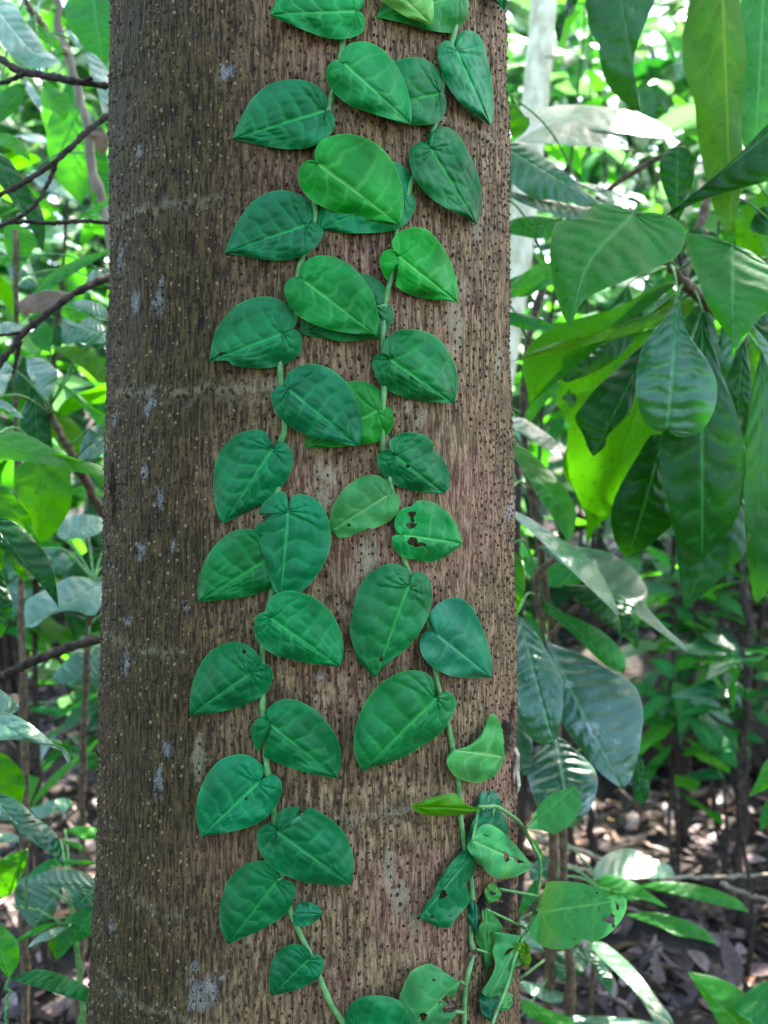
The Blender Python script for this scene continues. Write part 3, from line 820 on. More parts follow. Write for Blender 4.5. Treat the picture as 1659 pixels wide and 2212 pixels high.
# crop, sinus, side A, tip, side B (tip to sinus), material, layer (mm off the bark), vine, extras
VL = [
 ('c1', '835,52', '862,62 873,95 868,140 845,162 800,178 745,183 680,172 600,145 520,110 460,85', '428,70', '450,20 470,-20 520,-70 600,-110 700,-115 800,-85 860,-30 868,10 858,40', 'vine_bright', 10, 0, {}),
 ('c1', '775,295', '757,278 725,285 700,310 692,345 705,395 735,440 790,485 860,515 940,540 1010,560 1060,573', '1088,578', '1092,520 1080,450 1050,360 1010,290 960,235 900,200 850,194 800,205 770,235 762,265', 'vine_bright', 14, 0, {}),
 ('c1', '690,515', '705,512 728,535 733,575 715,620 670,660 600,690 510,695 420,685 330,665', '258,648', '270,600 300,540 340,470 400,410 470,378 540,370 610,380 665,410 692,450 698,490', 'vine', 8, 0, {}),
 ('c1', '1225,435', '1240,425 1250,450 1255,490 1240,540 1215,570 1160,583 1080,580 1000,560 920,535', '845,517', '900,430 940,350 990,300 1040,275 1100,268 1160,280 1210,320 1235,365 1238,405', 'vine', 5, 1, {}),
 ('c1', '1300,232', '1280,195 1240,192 1215,225 1215,270 1235,340 1265,410 1310,470 1360,520 1420,560', '1462,590', '1473,520 1473,440 1462,360 1445,280 1430,215 1405,165 1360,140 1325,148 1300,175 1293,205', 'vine', 8, 1, {}),
 ('c1', '1325,-25', '1345,-20 1358,20 1355,60 1340,100 1290,147 1230,150 1160,138 1080,115 1000,95', '922,85', '950,30 970,0 1000,-50 1080,-90 1180,-110 1280,-90 1330,-55', 'vine_bright', 6, 1, {}),
 ('c1', '960,-90', '930,-95 905,-60 905,-30 945,0 1010,45 1075,82 1130,98', '1192,118', '1195,60 1190,0 1170,-50 1120,-100 1040,-130 980,-120', 'vine_young', 16, 1, {}),
 ('c1', '1440,-90', '1420,-80 1430,-40 1480,10 1505,35', '1525,55', '1535,0 1530,-60 1500,-110 1460,-110', 'vine', 8, 1, {}),
 ('c1', '655,765', '640,750 605,748 570,780 562,830 580,885 625,935 690,970 780,1000 870,1020 960,1037', '1035,1050', '1052,1000 1055,930 1042,850 1010,770 960,700 900,655 830,630 760,626 690,645 650,680 637,730', 'vine_bright', 15, 0, {}),
 ('c1', '1060,910', '1090,895 1108,930 1105,980 1070,1040 1010,1073 930,1085 820,1088 730,1083', '650,1075', '655,1030 665,980 720,880 800,800 900,755 990,750 1050,775 1085,820 1093,870', 'vine', 5, 1, {}),
 ('c1', '1180,690', '1160,665 1125,665 1085,700 1080,750 1095,810 1130,870 1190,930 1260,975 1330,1010', '1398,1050', '1415,980 1420,910 1405,830 1375,750 1340,680 1300,620 1250,592 1200,597 1170,625 1162,660', 'vine', 9, 1, {}),
 ('c1', '600,1050', '635,1035 668,1060 678,1090 655,1140 600,1185 530,1210 450,1215 370,1205 290,1192', '215,1182', '235,1130 265,1060 300,1000 350,940 420,900 490,888 560,905 610,940 640,985 640,1020', 'vine', 8, 0, {}),
 ('c2', '1030,90', '1010,60 970,62 945,95 945,130 960,175 980,200 1000,160 1030,145 1015,215 1040,245 1100,275 1180,290 1250,298', '1305,305', '1308,250 1295,180 1270,110 1240,50 1200,0 1160,-35 1110,-45 1050,-30 1010,0 1000,40', 'vine_bright', 10, 1, {'holes': [(1155, 262, 8, 6)]}),
 ('c2', '590,205', '570,185 530,190 500,225 500,270 520,320 560,365 620,400 700,430 790,447 870,455', '925,460', '937,410 932,340 910,270 870,200 820,145 760,105 700,87 640,90 595,115 570,150 575,185', 'vine_bright', 14, 0, {}),
 ('c2', '930,325', '970,310 1000,330 1005,380 980,430 940,465 870,480 780,487 680,472', '565,455', '575,400 610,330 680,260 760,200 840,170 900,180 950,215 980,260 980,300', 'vine', 5, 1, {}),
 ('c2', '490,450', '530,433 560,440 580,480 575,530 540,570 480,600 400,612 320,608 255,597 240,580 215,575', '145,580', '155,530 170,460 205,395 260,330 330,290 410,277 470,290 520,325 548,375 545,415', 'vine', 9, 0, {'holes': [(200, 545, 20, 6, -25)]}),
 ('c2', '515,710', '490,690 455,705 437,740 445,790 475,840 530,890 600,920 690,945 780,965', '845,977', '858,930 860,860 840,780 805,705 760,650 700,610 630,592 560,605 515,640 497,680', 'vine', 14, 0, {}),
 ('c2', '935,810', '960,790 995,800 1010,850 995,900 950,945 880,965 790,975 690,983', '597,985', '595,940 610,880 680,770 760,690 840,670 900,685 945,720 968,765 960,790', 'vine_bright', 5, 1, {}),
 ('c2', '990,570', '970,545 930,545 907,585 915,630 940,680 990,720 1060,750 1140,765 1220,772', '1285,778', '1303,730 1305,660 1290,590 1255,520 1210,470 1150,440 1080,430 1010,445 970,480 960,530', 'vine', 9, 1, {'holes': [(1090, 655, 8, 5, 30), (1150, 748, 9, 4, -20), (1265, 718, 22, 4, -15)]}),
 ('c2', '1015,1020', '1000,998 960,995 932,1020 932,1060 950,1105 990,1145 1050,1170 1120,1188 1190,1196', '1240,1198', '1268,1165 1270,1110 1250,1060 1225,1020 1195,995 1190,960 1150,925 1090,910 1030,920 990,950 990,985', 'vine', 9, 1, {'holes': [(1075, 1070, 10, 9)]}),
 ('c2', '445,985', '430,940 400,905 350,900 290,915 230,960 190,1020 170,1090 165,1170 175,1250 195,1310', '215,1335', '270,1310 340,1275 420,1225 480,1170 520,1110 537,1040 525,985 490,955 460,960', 'vine', 10, 0, {}),
 ('c3', '980,100', '1010,85 1035,110 1035,150 1010,200 960,235 890,262 850,270 800,292 750,297 735,280', '710,268', '705,220 715,170 745,110 790,55 850,15 910,3 960,20 995,50 1000,85', 'vine_pale', 9, 1, {'holes': [(798, 238, 9, 8), (888, 257, 10, 6)]}),
 ('c3', '1050,285', '1025,275 1010,240 1020,195 1050,160 1090,150 1110,130 1150,122 1210,140 1260,180 1300,240 1320,290', '1330,325', '1280,365 1230,395 1170,412 1110,400 1050,385 1010,350 1000,310 1010,285', 'vine_bright', 9, 1,
  {'holes': [(1092, 188, 20, 14), (1095, 213, 8, 16), (1090, 240, 24, 14), (1100, 318, 30, 20, 35), (1138, 328, 20, 9, 10), (1035, 230, 6, 6)]}),
 ('c3', '515,170', '510,110 480,80 430,110 395,140 378,190 420,185 410,215 365,240 370,290 390,350 410,420 430,490 450,540', '478,580', '540,560 600,530 650,470 690,400 712,330 712,260 695,190 660,135 610,100 560,95 530,110 523,150', 'vine', 13, 0, {}),
 ('c3', '440,385', '470,430 460,500 420,540 350,565 270,580 180,590', '92,597', '90,540 105,460 140,380 190,315 250,270 310,257 370,262 420,300 440,345', 'vine', 6, 0, {}),
 ('c3', '430,670', '410,645 375,655 355,700 365,760 400,810 460,845 540,868 630,885 700,893', '755,900', '770,860 772,790 750,710 710,640 650,585 580,555 510,545 450,565 418,605 415,640', 'vine', 16, 0, {}),
 ('c3', '340,930', '385,890 420,890 443,930 435,980 400,1030 330,1070 240,1100 150,1118', '55,1128', '55,1060 65,990 95,910 140,840 200,800 270,783 330,800 375,845 390,885', 'vine', 9, 0, {'holes': [(310, 828, 7, 14, -20), (290, 803, 6, 5), (283, 858, 14, 4, 50)]}),
 ('c4', '430,60', '415,30 380,30 345,70 345,120 360,165 380,187 385,150 410,125 412,180 400,210 460,240 540,270 640,297', '742,313', '760,260 762,190 740,120 700,60 650,0 580,-40 520,-57 460,-45 420,-10 412,20', 'vine', 12, 0, {}),
 ('c3', '1080,520', '1080,470 1050,430 990,418 930,440 870,490 835,560 815,640 803,720 815,790 845,870 885,920', '925,950', '950,910 1010,860 1080,800 1140,720 1175,640 1187,560 1175,490 1140,460 1100,460 1085,480', 'vine', 14, 1, {'holes': [(950, 862, 9, 14, 20), (1085, 770, 5, 5)]}),
 ('c3', '1210,750', '1190,730 1150,738 1130,780 1135,830 1165,880 1220,920 1290,945 1380,952', '1465,950', '1468,890 1455,820 1430,740 1395,660 1355,600 1290,575 1230,595 1190,630 1170,680 1190,725', 'vine_grey', 11, 1, {}),
 ('c4', '1212,-62', '1200,-110 1190,-150 1140,-185 1060,-187 980,-150 910,-90 860,-10 830,80 820,170 835,230', '860,285', '900,265 980,245 1070,205 1150,155 1220,110 1270,40 1298,-30 1285,-75 1250,-90 1222,-80', 'vine', 16, 1, {}),
 ('c4', '380,330', '415,300 450,295 480,325 487,370 465,430 420,490 360,530 280,555 190,573', '110,588', '90,530 85,460 100,380 135,300 190,235 260,205 320,205 375,235 408,280', 'vine', 8, 0, {'holes': [(318, 407, 9, 5, -30)]}),
 ('c4', '460,560', '450,530 410,528 375,560 370,610 390,670 440,730 510,770 600,800 700,810', '805,810', '820,760 820,690 800,620 770,560 720,510 660,470 610,450 612,490 585,505 560,480 572,450 520,448 470,475 455,520', 'vine', 14, 0, {}),
 ('c4', '465,790', '520,790 548,820 540,880 510,940 450,985 370,1030 300,1060', '235,1088', '205,1030 193,950 205,870 230,800 280,740 340,705 400,700 450,735 475,775', 'vine', 7, 0, {}),
 ('c4', '555,945', '545,930 560,900 590,890 630,895 660,915', '680,945', '660,965 630,990 590,1005 550,1000 530,970 540,950', 'vine_grey', 8, 0, {}),
 ('c4', '610,1160', '640,1135 670,1145 680,1190 660,1240 610,1275 540,1305', '435,1330', '425,1270 430,1200 455,1140 500,1100 550,1088 595,1100 620,1130', 'vine', 8, 0, {}),
 ('c4', '830,1480', '790,1470 785,1410 820,1355 880,1330 950,1328 1020,1345 1080,1390 1120,1450', '1160,1530', '1050,1560 950,1570 860,1540 820,1510', 'vine', 13, 0, {}),
 ('c4', '1320,1262', '1270,1265 1215,1240 1205,1215 1185,1178 1130,1190 1085,1220 1050,1290 1033,1350 1060,1410', '1110,1460', '1180,1475 1250,1460 1290,1430 1300,1390 1260,1400 1220,1385 1225,1355 1245,1330 1290,1330', 'vine_pale', 8, 1, {'holes': [(1195, 1255, 9, 8), (1145, 1425, 16, 20)]}),
 ('c4', '1290,180', '1340,170 1385,140 1425,90 1445,40 1472,12 1500,45 1518,110', '1527,215', '1490,290 1440,325 1385,335 1320,320 1275,285 1255,240 1265,200', 'vine_pale', 14, 1, {}),
 ('c4', '1425,460', '1330,430 1300,385 1240,390 1180,405 1130,425', '1087,442', '1130,475 1190,488 1270,490 1340,480', 'vine_yellow', 22, 2, {}),
 ('c4', '1445,400', '1440,370 1415,385 1393,430 1388,500 1400,580', '1440,640', '1480,600 1515,520 1512,450 1500,400 1470,368', 'vine_grey', 4, 2, {}),
 ('c4', '1470,490', '1450,465 1400,480 1370,530 1350,590 1352,620', '1365,660', '1450,680 1520,640 1545,590 1540,540 1525,490 1490,462', 'vine_grey', 9, 2, {}),
 ('c4', '1375,605', '1390,560 1420,532 1460,530 1510,560 1550,600 1590,640 1630,690', '1655,725', '1620,750 1570,775 1510,780 1450,760 1410,710 1365,665 1350,630 1360,605', 'vine_pale', 18, 2, {'holes': [(1533, 680, 12, 26, -15), (1592, 700, 22, 8, 20), (1550, 632, 10, 4, 30), (1440, 580, 16, 4, 20), (1575, 690, 8, 10)]}),
 ('c4', '1370,670', '1340,650 1300,680 1255,735 1215,800 1190,860 1160,900', '1128,965', '1190,1000 1240,1012 1270,1010 1290,975 1330,930 1362,890 1360,850 1330,815 1350,800 1380,760 1395,710 1385,670', 'vine', 9, 1, {'holes': [(1238, 855, 16, 22, 30), (1188, 960, 9, 10), (1270, 955, 8, 7)]}),
 ('c4', '1440,925', '1420,930 1420,990 1400,1010 1385,1050 1420,1130 1430,1180', '1440,1220', '1470,1150 1480,1100 1470,1060 1515,1020 1500,980 1465,935', 'vine_pale', 6, 2, {}),
 ('c4', '1600,1045', '1530,1040 1470,1030 1480,1080 1470,1120 1480,1190 1450,1260 1420,1310', '1455,1340', '1520,1310 1560,1260 1570,1200 1610,1180 1625,1150 1575,1140 1605,1090 1620,1060', 'vine_pale', 12, 2, {'holes': [(1545, 1120, 26, 8, -40)]}),
 ('c4', '1460,1310', '1425,1310 1408,1350 1420,1410 1450,1445', '1470,1455', '1500,1410 1505,1350 1490,1315', 'vine_grey', 6, 2, {}),
 ('c4', '1600,1150', '1580,1100 1610,1070 1640,1100', '1650,1160', '1635,1190 1612,1182', 'vine_yellow', 13, 2, {}),
 ('c4', '1385,880', '1360,900 1350,960 1365,1010', '1385,1040', '1402,990 1400,920', 'vine_grey', 5, 1, {}),
 ('c4', '1230,1400', '1215,1370 1240,1340 1290,1350', '1305,1385', '1280,1412 1250,1418', 'dead', 9, 1, {}),
 ('c4', '1390,1110', '1362,1125 1348,1160', '1370,1185', '1398,1160 1402,1130', 'dead', 4, 2, {}),
 ('c4', '1500,830', '1470,800 1440,820 1430,860', '1445,900', '1480,890 1510,860', 'vine_pale', 7, 2, {'holes': [(1470, 850, 14, 9, 20)]}),
 ('c4', '1560,1330', '1530,1300 1500,1330', '1490,1390', '1530,1400 1560,1370', 'vine_pale', 5, 2, {}),
 ('RD', '225,517', '280,450 275,420 320,360 380,310 450,285 490,272', '515,270', '540,320 545,390 520,450 470,510 390,552 330,530 270,525', 'vine_pale', 20, 2, {}),
 ('RD', '295,1018', '300,960 330,880 350,840 430,835 540,845 640,870 700,890 705,920 780,915', '820,940', '815,1010 770,1090 700,1160 620,1195 560,1180 525,1210 480,1235 380,1240 300,1210 240,1150 260,1070', 'vine_pale', 22, 2, {'holes': [(725, 1060, 24, 30, 20), (655, 1005, 8, 14), (690, 1065, 18, 10, 30), (505, 1180, 14, 7), (768, 985, 12, 22, 10), (740, 1100, 14, 10, 40), (555, 945, 7, 9), (420, 1205, 16, 7, 10), (640, 905, 8, 6)]}),
]
b0 = on_trunk(np.array([745.]), np.array([2300.]), 0)[0]; b1 = on_trunk(np.array([1003.]), np.array([2300.]), 0)[0]; b2 = on_trunk(np.array([1065.]), np.array([2260.]), 0)[0]
vines = [thing('climbing_vine', 'left climbing vine with paired heart-shaped green leaves running up the middle of the trunk', 'vine', b0, 'vines on the trunk'),
         thing('climbing_vine', 'right climbing vine with heart-shaped leaves, some eaten into holes, near the right of the trunk', 'vine', b1, 'vines on the trunk'),
         thing('climbing_vine', 'loose vine with torn pale leaves hanging off the lower right edge of the trunk', 'vine', b2, 'vines on the trunk')]
NODES = {0: [], 1: [], 2: []}
STEMS = [
 '752,-40 745,60 740,95 735,130 722,190 712,225 695,300 688,350 680,440 680,470 652,560 645,590 640,660 638,690 607,770 608,830 615,930 603,965 602,1050 590,1090 578,1180 588,1270 578,1330 566,1420 570,1445 567,1530 573,1570 576,1650 590,1740 593,1780 600,1850 625,1960 650,2020 668,2060 690,2110 715,2170 742,2212 752,2260',
 '990,-40 985,40 980,75 965,140 958,175 938,270 925,310 892,385 880,420 856,490 858,520 845,600 832,650 826,730 830,780 828,870 825,900 828,970 842,1040 856,1100 868,1190 884,1240 898,1275 922,1330 940,1450 950,1500 966,1560 978,1620 990,1690 993,1740 1003,1830 1018,1900 1020,1960 1017,2030 1022,2060 1006,2130 1003,2212 1003,2270',
]
rs = [0.0026, 0.0024]
for i, s_ in enumerate(STEMS):
    q = spline(pts('D', s_), 160)
    wob = 0.0012 * np.sin(np.arange(160) * 0.6 + i)
    P = on_trunk(q[:, 0], q[:, 1], 0.0035 + wob)
    v_, f_ = tube(P, [rs[i], rs[i]], 8, seed=i + 3, knob=0.12)
    mesh_obj('stem', v_, f_, M_STEM, vines[i])
q = spline(pts('RD', '-60,392 0,392 40,390 110,430 165,470 215,530 260,620 300,700 305,800 290,920 260,1050 210,1160 150,1300 110,1450 30,1660 10,1760'), 90)
P3RD = on_trunk(q[:, 0], q[:, 1], 0.016)
v_, f_ = tube(P3RD, [0.0018, 0.0019, 0.0015], 8, seed=9, knob=0.15)
mesh_obj('stem', v_, f_, M_STEM, vines[2])
# fine hair roots that hold the stems
hv, hf, ho = [[], [], []], [[], [], []], [0, 0, 0]
for i, s_ in enumerate(STEMS):
    q = spline(pts('D', s_), 200)
    for k in range(6, 195, 5):
        for _ in range(2):
            L = 8 + 26 * random.random(); an = random.random() * 6.28
            e = q[k] + np.array([[0, 0], [math.cos(an) * L * .5, math.sin(an) * L * .3], [math.cos(an + .4) * L, math.sin(an + .4) * L * .8]])
            v_, f_ = tube(on_trunk(e[:, 0], e[:, 1], np.array([0.004, 0.003, 0.001])), [0.0005, 0.00025], 4)
            hv[i].append(v_); hf[i] += [tuple(x + ho[i] for x in f) for f in f_]; ho[i] += len(v_)
    o = mesh_obj('hair_roots', np.vstack(hv[i]), hf[i], M_BROWNSTEM, vines[i]); o['kind'] = 'stuff'
stem_px = [spline(pts('D', s_), 200) for s_ in STEMS] + [spline(pts('RD', '-60,392 40,390 110,430 165,470 215,530 260,620 300,700 305,800 290,920 260,1050 210,1160 150,1300 110,1450 30,1660'), 200)]
LAB = {'vine_young': 'pale yellow-green young leaf', 'vine_yellow': 'narrow yellowing leaf with brown edge'}
for i, (crop, S, A, T, B, mat, lay, vn, ex) in enumerate(VL):
    sp_ = pts(crop, S)[0]
    near = stem_px[vn][np.argmin(((stem_px[vn] - sp_) ** 2).sum(1))]
    dn = np.linalg.norm(near - sp_)
    pet = None
    if dn < 110:
        mid_ = (near + sp_) / 2
        pp = np.vstack([near, mid_])
        pet = (on_trunk(pp[:, 0], pp[:, 1], np.array([0.004, 0.004 + lay * 0.0004])), [0.0018, 0.0013], M_STEM)
    o = traced('leaf', crop, S, A, T, B, G[mat], vines[vn], vine_depth(lay * 0.001, tilt=0.004 * math.sin(i * 2.1)), holes=ex.get('holes', ()), petiole=pet, seed=i, kind=mat, nr=84, nc=20)
    if mat in LAB:
        o['label'] = LAB[mat]
    elif ex.get('holes') and len(ex['holes']) > 2:
        o['label'] = 'leaf eaten into several holes'

# ------------------------------------------------------------------ shrubs right and left of the trunk, leaf by leaf
def free_depth(d0, ty=0.3, tx=0.0, arch=0.015, fold=0.15):
    """a leaf hung at depth d0; ty, tx = slope of its plane (top leaning away), arch and fold bend it"""
    def f(Vp, S, T, u, v, s_, seed):
        g = np.random.default_rng(seed + 500)
        pm = d0 * 0.75 / 1659
        L = np.linalg.norm(T - S) * pm
        dy = (S[1] - Vp[:, 1]) * pm; dx = (Vp[:, 0] - S[0]) * pm
        d = d0 + ty * dy + tx * dx
        d = d - arch * L / 0.2 * 4 * np.clip(u, 0, 1.2) * (1 - np.clip(u, 0, 1.2)) * 1.0
        d = d + fold * np.abs(v) * pm + 0.004 * np.sin(u * 9 + g.random() * 6) * s_ ** 2 + 0.003 * np.sin(u * 17 + v * 0.05 + g.random() * 6) * s_
        return at(Vp[:, 0], Vp[:, 1], d)
    return f


def leafy(th, stems, leaves, stem_mat, prad=0.0022, pmax=0.30):
    """stems: list of (crop, 'path', depths, radii); leaves: traced entries (crop,S,A,T,B,mat,d0,ty,tx,arch,fold[,mid][,holes])"""
    allp = []
    for k, (crop, path, dep, rad_) in enumerate(stems):
        q = spline(pts(crop, path), 40)
        dd = np.interp(np.linspace(0, 1, 40), np.linspace(0, 1, len(dep)), dep)
        P = at(q[:, 0], q[:, 1], dd)
        P = P + 0.0015 * np.random.default_rng(k + 3).standard_normal(P.shape)
        v_, f_ = tube(P, rad_, 8, seed=k + 11, knob=0.25)
        mesh_obj('stem', v_, f_, stem_mat, th)
        allp.append(P)
    allp = np.vstack(allp) if allp else None
    for i, e in enumerate(leaves):
        crop, S, A, T, B, mat, d0, ty, tx, arch, fold = e[:11]
        ex = e[11] if len(e) > 11 else {}
        pet = None
        if allp is not None:
            sp_ = pts(crop, S)[0]
            P0 = at(sp_[0], sp_[1], d0)
            k = np.argmin(((allp - P0) ** 2).sum(1)); dd = np.linalg.norm(allp[k] - P0)
            if dd < pmax:
                mid_ = (allp[k] + P0) / 2 + np.array([0, 0, 0.12 * dd])
                pet = (np.vstack([allp[k], mid_]), [prad, prad * 0.7], M_STEM)
        traced('leaf', crop, S, A, T, B, G[mat], th, free_depth(d0, ty, tx, arch, fold), mid=ex.get('mid'), holes=ex.get('holes', ()), petiole=pet, seed=i * 7 + len(leaves), nr=56, nc=12, kind=mat)


def root_at(px, d):
    """a plant's base: on the ground under a column of the picture, at depth d"""
    p = at(float(px), 1106.0, float(d)); return (p[0], p[1], float(gz(p[0], p[1])))


# big-leaved shrub at the right
t = thing('shrub', 'big-leaved shrub with drooping dark and backlit leaves at the right of the trunk', 'shrub', root_at(1700, 1.65), 'shrubs beside the trunk')
leafy(t, [('RB', '1500,420 1400,300 1280,200 1160,90 1080,0 1000,-120 880,-220', [1.62, 1.58, 1.53, 1.48, 1.46, 1.5, 1.5], [0.011, 0.009, 0.006, 0.004]),
          ('D', '1760,2900 1740,2200 1710,1500 1650,1000 1600,728', [1.72, 1.72, 1.74, 1.72, 1.62], [0.016, 0.014, 0.011]),
          ('RB', '1155,80 1250,-250 1400,-700 1500,-1300 1560,-1800', [1.49, 1.6, 1.68, 1.72, 1.76], [0.006, 0.005, 0.004])], [
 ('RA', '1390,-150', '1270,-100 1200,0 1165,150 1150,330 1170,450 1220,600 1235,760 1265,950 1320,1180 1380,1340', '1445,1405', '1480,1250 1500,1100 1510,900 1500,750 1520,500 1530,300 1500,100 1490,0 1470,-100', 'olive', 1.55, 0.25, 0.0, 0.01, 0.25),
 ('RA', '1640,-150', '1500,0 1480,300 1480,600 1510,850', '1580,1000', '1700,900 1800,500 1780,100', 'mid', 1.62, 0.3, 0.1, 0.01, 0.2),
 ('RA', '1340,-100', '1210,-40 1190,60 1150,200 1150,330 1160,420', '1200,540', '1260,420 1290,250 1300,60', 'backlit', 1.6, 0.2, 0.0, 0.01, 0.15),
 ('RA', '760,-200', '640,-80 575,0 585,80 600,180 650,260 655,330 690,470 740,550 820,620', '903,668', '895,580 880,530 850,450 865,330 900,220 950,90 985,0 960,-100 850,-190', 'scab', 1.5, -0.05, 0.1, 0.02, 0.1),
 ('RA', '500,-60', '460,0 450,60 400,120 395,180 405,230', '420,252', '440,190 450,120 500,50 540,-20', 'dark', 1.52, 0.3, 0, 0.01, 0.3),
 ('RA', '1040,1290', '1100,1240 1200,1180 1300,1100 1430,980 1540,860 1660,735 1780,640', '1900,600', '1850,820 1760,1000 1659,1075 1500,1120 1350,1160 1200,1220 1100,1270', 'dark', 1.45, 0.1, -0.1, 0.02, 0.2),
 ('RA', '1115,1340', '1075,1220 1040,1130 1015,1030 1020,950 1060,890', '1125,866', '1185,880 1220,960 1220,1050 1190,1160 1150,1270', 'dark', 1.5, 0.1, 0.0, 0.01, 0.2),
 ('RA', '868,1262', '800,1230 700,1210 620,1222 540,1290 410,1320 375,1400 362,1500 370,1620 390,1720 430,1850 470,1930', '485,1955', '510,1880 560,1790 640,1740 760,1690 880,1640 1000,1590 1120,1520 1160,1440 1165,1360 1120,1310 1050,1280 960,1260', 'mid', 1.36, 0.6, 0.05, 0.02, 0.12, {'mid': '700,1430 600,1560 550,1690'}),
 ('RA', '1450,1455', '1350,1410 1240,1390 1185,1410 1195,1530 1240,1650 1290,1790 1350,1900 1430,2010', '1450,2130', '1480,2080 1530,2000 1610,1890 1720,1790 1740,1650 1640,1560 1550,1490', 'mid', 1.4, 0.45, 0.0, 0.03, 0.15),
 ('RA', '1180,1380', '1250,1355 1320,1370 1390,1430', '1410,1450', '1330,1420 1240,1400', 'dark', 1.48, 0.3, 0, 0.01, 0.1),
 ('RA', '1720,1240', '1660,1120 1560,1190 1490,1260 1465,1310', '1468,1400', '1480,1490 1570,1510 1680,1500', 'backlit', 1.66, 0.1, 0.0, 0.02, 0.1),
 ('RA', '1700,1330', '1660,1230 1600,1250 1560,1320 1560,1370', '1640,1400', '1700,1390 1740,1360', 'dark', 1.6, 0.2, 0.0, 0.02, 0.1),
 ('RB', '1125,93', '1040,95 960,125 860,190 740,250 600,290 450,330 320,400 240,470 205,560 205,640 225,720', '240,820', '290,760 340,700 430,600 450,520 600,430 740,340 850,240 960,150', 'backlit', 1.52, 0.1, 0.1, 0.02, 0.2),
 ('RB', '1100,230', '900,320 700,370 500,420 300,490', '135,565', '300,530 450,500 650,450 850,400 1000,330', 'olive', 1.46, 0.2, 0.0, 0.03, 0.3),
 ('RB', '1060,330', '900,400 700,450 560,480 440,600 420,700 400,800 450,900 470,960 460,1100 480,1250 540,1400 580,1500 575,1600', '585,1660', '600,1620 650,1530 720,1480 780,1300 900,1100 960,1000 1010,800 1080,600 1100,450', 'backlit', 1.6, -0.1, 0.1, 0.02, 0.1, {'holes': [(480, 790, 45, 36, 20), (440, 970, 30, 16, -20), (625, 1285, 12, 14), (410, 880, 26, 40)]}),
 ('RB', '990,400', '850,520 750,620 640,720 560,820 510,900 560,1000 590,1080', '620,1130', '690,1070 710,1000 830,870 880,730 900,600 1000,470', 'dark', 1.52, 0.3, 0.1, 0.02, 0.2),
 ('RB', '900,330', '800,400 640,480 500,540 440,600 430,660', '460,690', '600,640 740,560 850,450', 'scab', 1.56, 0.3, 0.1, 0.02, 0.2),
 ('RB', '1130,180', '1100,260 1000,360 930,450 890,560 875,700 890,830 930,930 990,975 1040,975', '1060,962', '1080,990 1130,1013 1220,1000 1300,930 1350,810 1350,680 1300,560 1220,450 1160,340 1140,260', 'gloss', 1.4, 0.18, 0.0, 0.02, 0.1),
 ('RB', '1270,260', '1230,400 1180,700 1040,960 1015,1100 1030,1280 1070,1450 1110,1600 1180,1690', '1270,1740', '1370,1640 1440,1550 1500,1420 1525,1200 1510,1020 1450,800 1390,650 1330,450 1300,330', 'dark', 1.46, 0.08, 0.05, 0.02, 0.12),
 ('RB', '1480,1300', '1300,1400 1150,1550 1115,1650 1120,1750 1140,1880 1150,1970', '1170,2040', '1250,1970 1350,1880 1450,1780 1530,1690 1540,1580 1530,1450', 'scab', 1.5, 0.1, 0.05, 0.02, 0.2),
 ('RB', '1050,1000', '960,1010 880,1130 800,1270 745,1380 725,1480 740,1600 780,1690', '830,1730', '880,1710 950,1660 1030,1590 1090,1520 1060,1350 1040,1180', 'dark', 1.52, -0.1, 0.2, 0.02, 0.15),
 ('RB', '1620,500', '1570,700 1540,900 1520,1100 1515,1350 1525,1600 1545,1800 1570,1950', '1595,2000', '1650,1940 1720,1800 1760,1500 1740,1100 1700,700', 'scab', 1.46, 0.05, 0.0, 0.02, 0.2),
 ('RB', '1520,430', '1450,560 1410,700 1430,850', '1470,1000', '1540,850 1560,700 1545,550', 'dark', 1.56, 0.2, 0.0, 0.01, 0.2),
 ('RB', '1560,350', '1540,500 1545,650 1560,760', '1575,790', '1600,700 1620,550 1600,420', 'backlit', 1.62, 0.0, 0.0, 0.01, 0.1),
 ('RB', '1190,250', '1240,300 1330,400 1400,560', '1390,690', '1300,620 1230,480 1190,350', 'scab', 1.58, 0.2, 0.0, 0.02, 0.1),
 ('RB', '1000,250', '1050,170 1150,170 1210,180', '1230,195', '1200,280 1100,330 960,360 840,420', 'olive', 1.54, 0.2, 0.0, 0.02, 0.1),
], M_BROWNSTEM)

EXTRA = []
for k in range(26):
    sx, sy = random.uniform(560, 1720), random.uniform(60, 1050)
    L_ = random.uniform(480, 760); an = random.uniform(-0.55, 0.45)
    W_ = L_ * random.uniform(0.17, 0.24)
    dx_, dy_ = -math.sin(an), math.cos(an)
    if sy + L_ * dy_ > 1750 - (1500 - min(sx, 1500)) * 0.5:
        L_ *= 0.75
    prof_ = [(0.12, 0.25), (0.3, 0.72), (0.48, 1.0), (0.66, 0.95), (0.82, 0.6), (0.93, 0.22)]
    f_ = lambda sg: ' '.join('%.0f,%.0f' % (sx + dx_ * L_ * u_ + sg * dy_ * W_ * q_, sy + dy_ * L_ * u_ - sg * dx_ * W_ * q_) for u_, q_ in (prof_ if sg > 0 else prof_[::-1]))
    EXTRA.append(('RB', '%.0f,%.0f' % (sx, sy), f_(1), '%.0f,%.0f' % (sx + dx_ * L_, sy + dy_ * L_), f_(-1), ['dark', 'dark', 'scab', 'gloss', 'mid', 'backlit'][k % 6], 1.72 + 0.2 * random.random(),
                  random.uniform(-0.1, 0.35), random.uniform(-0.3, 0.3), 0.02, 0.15))
t = thing('shrub', 'dark leafy shrub filling the shade behind the big drooping leaves at the right', 'shrub', root_at(1780, 1.95), 'shrubs beside the trunk')
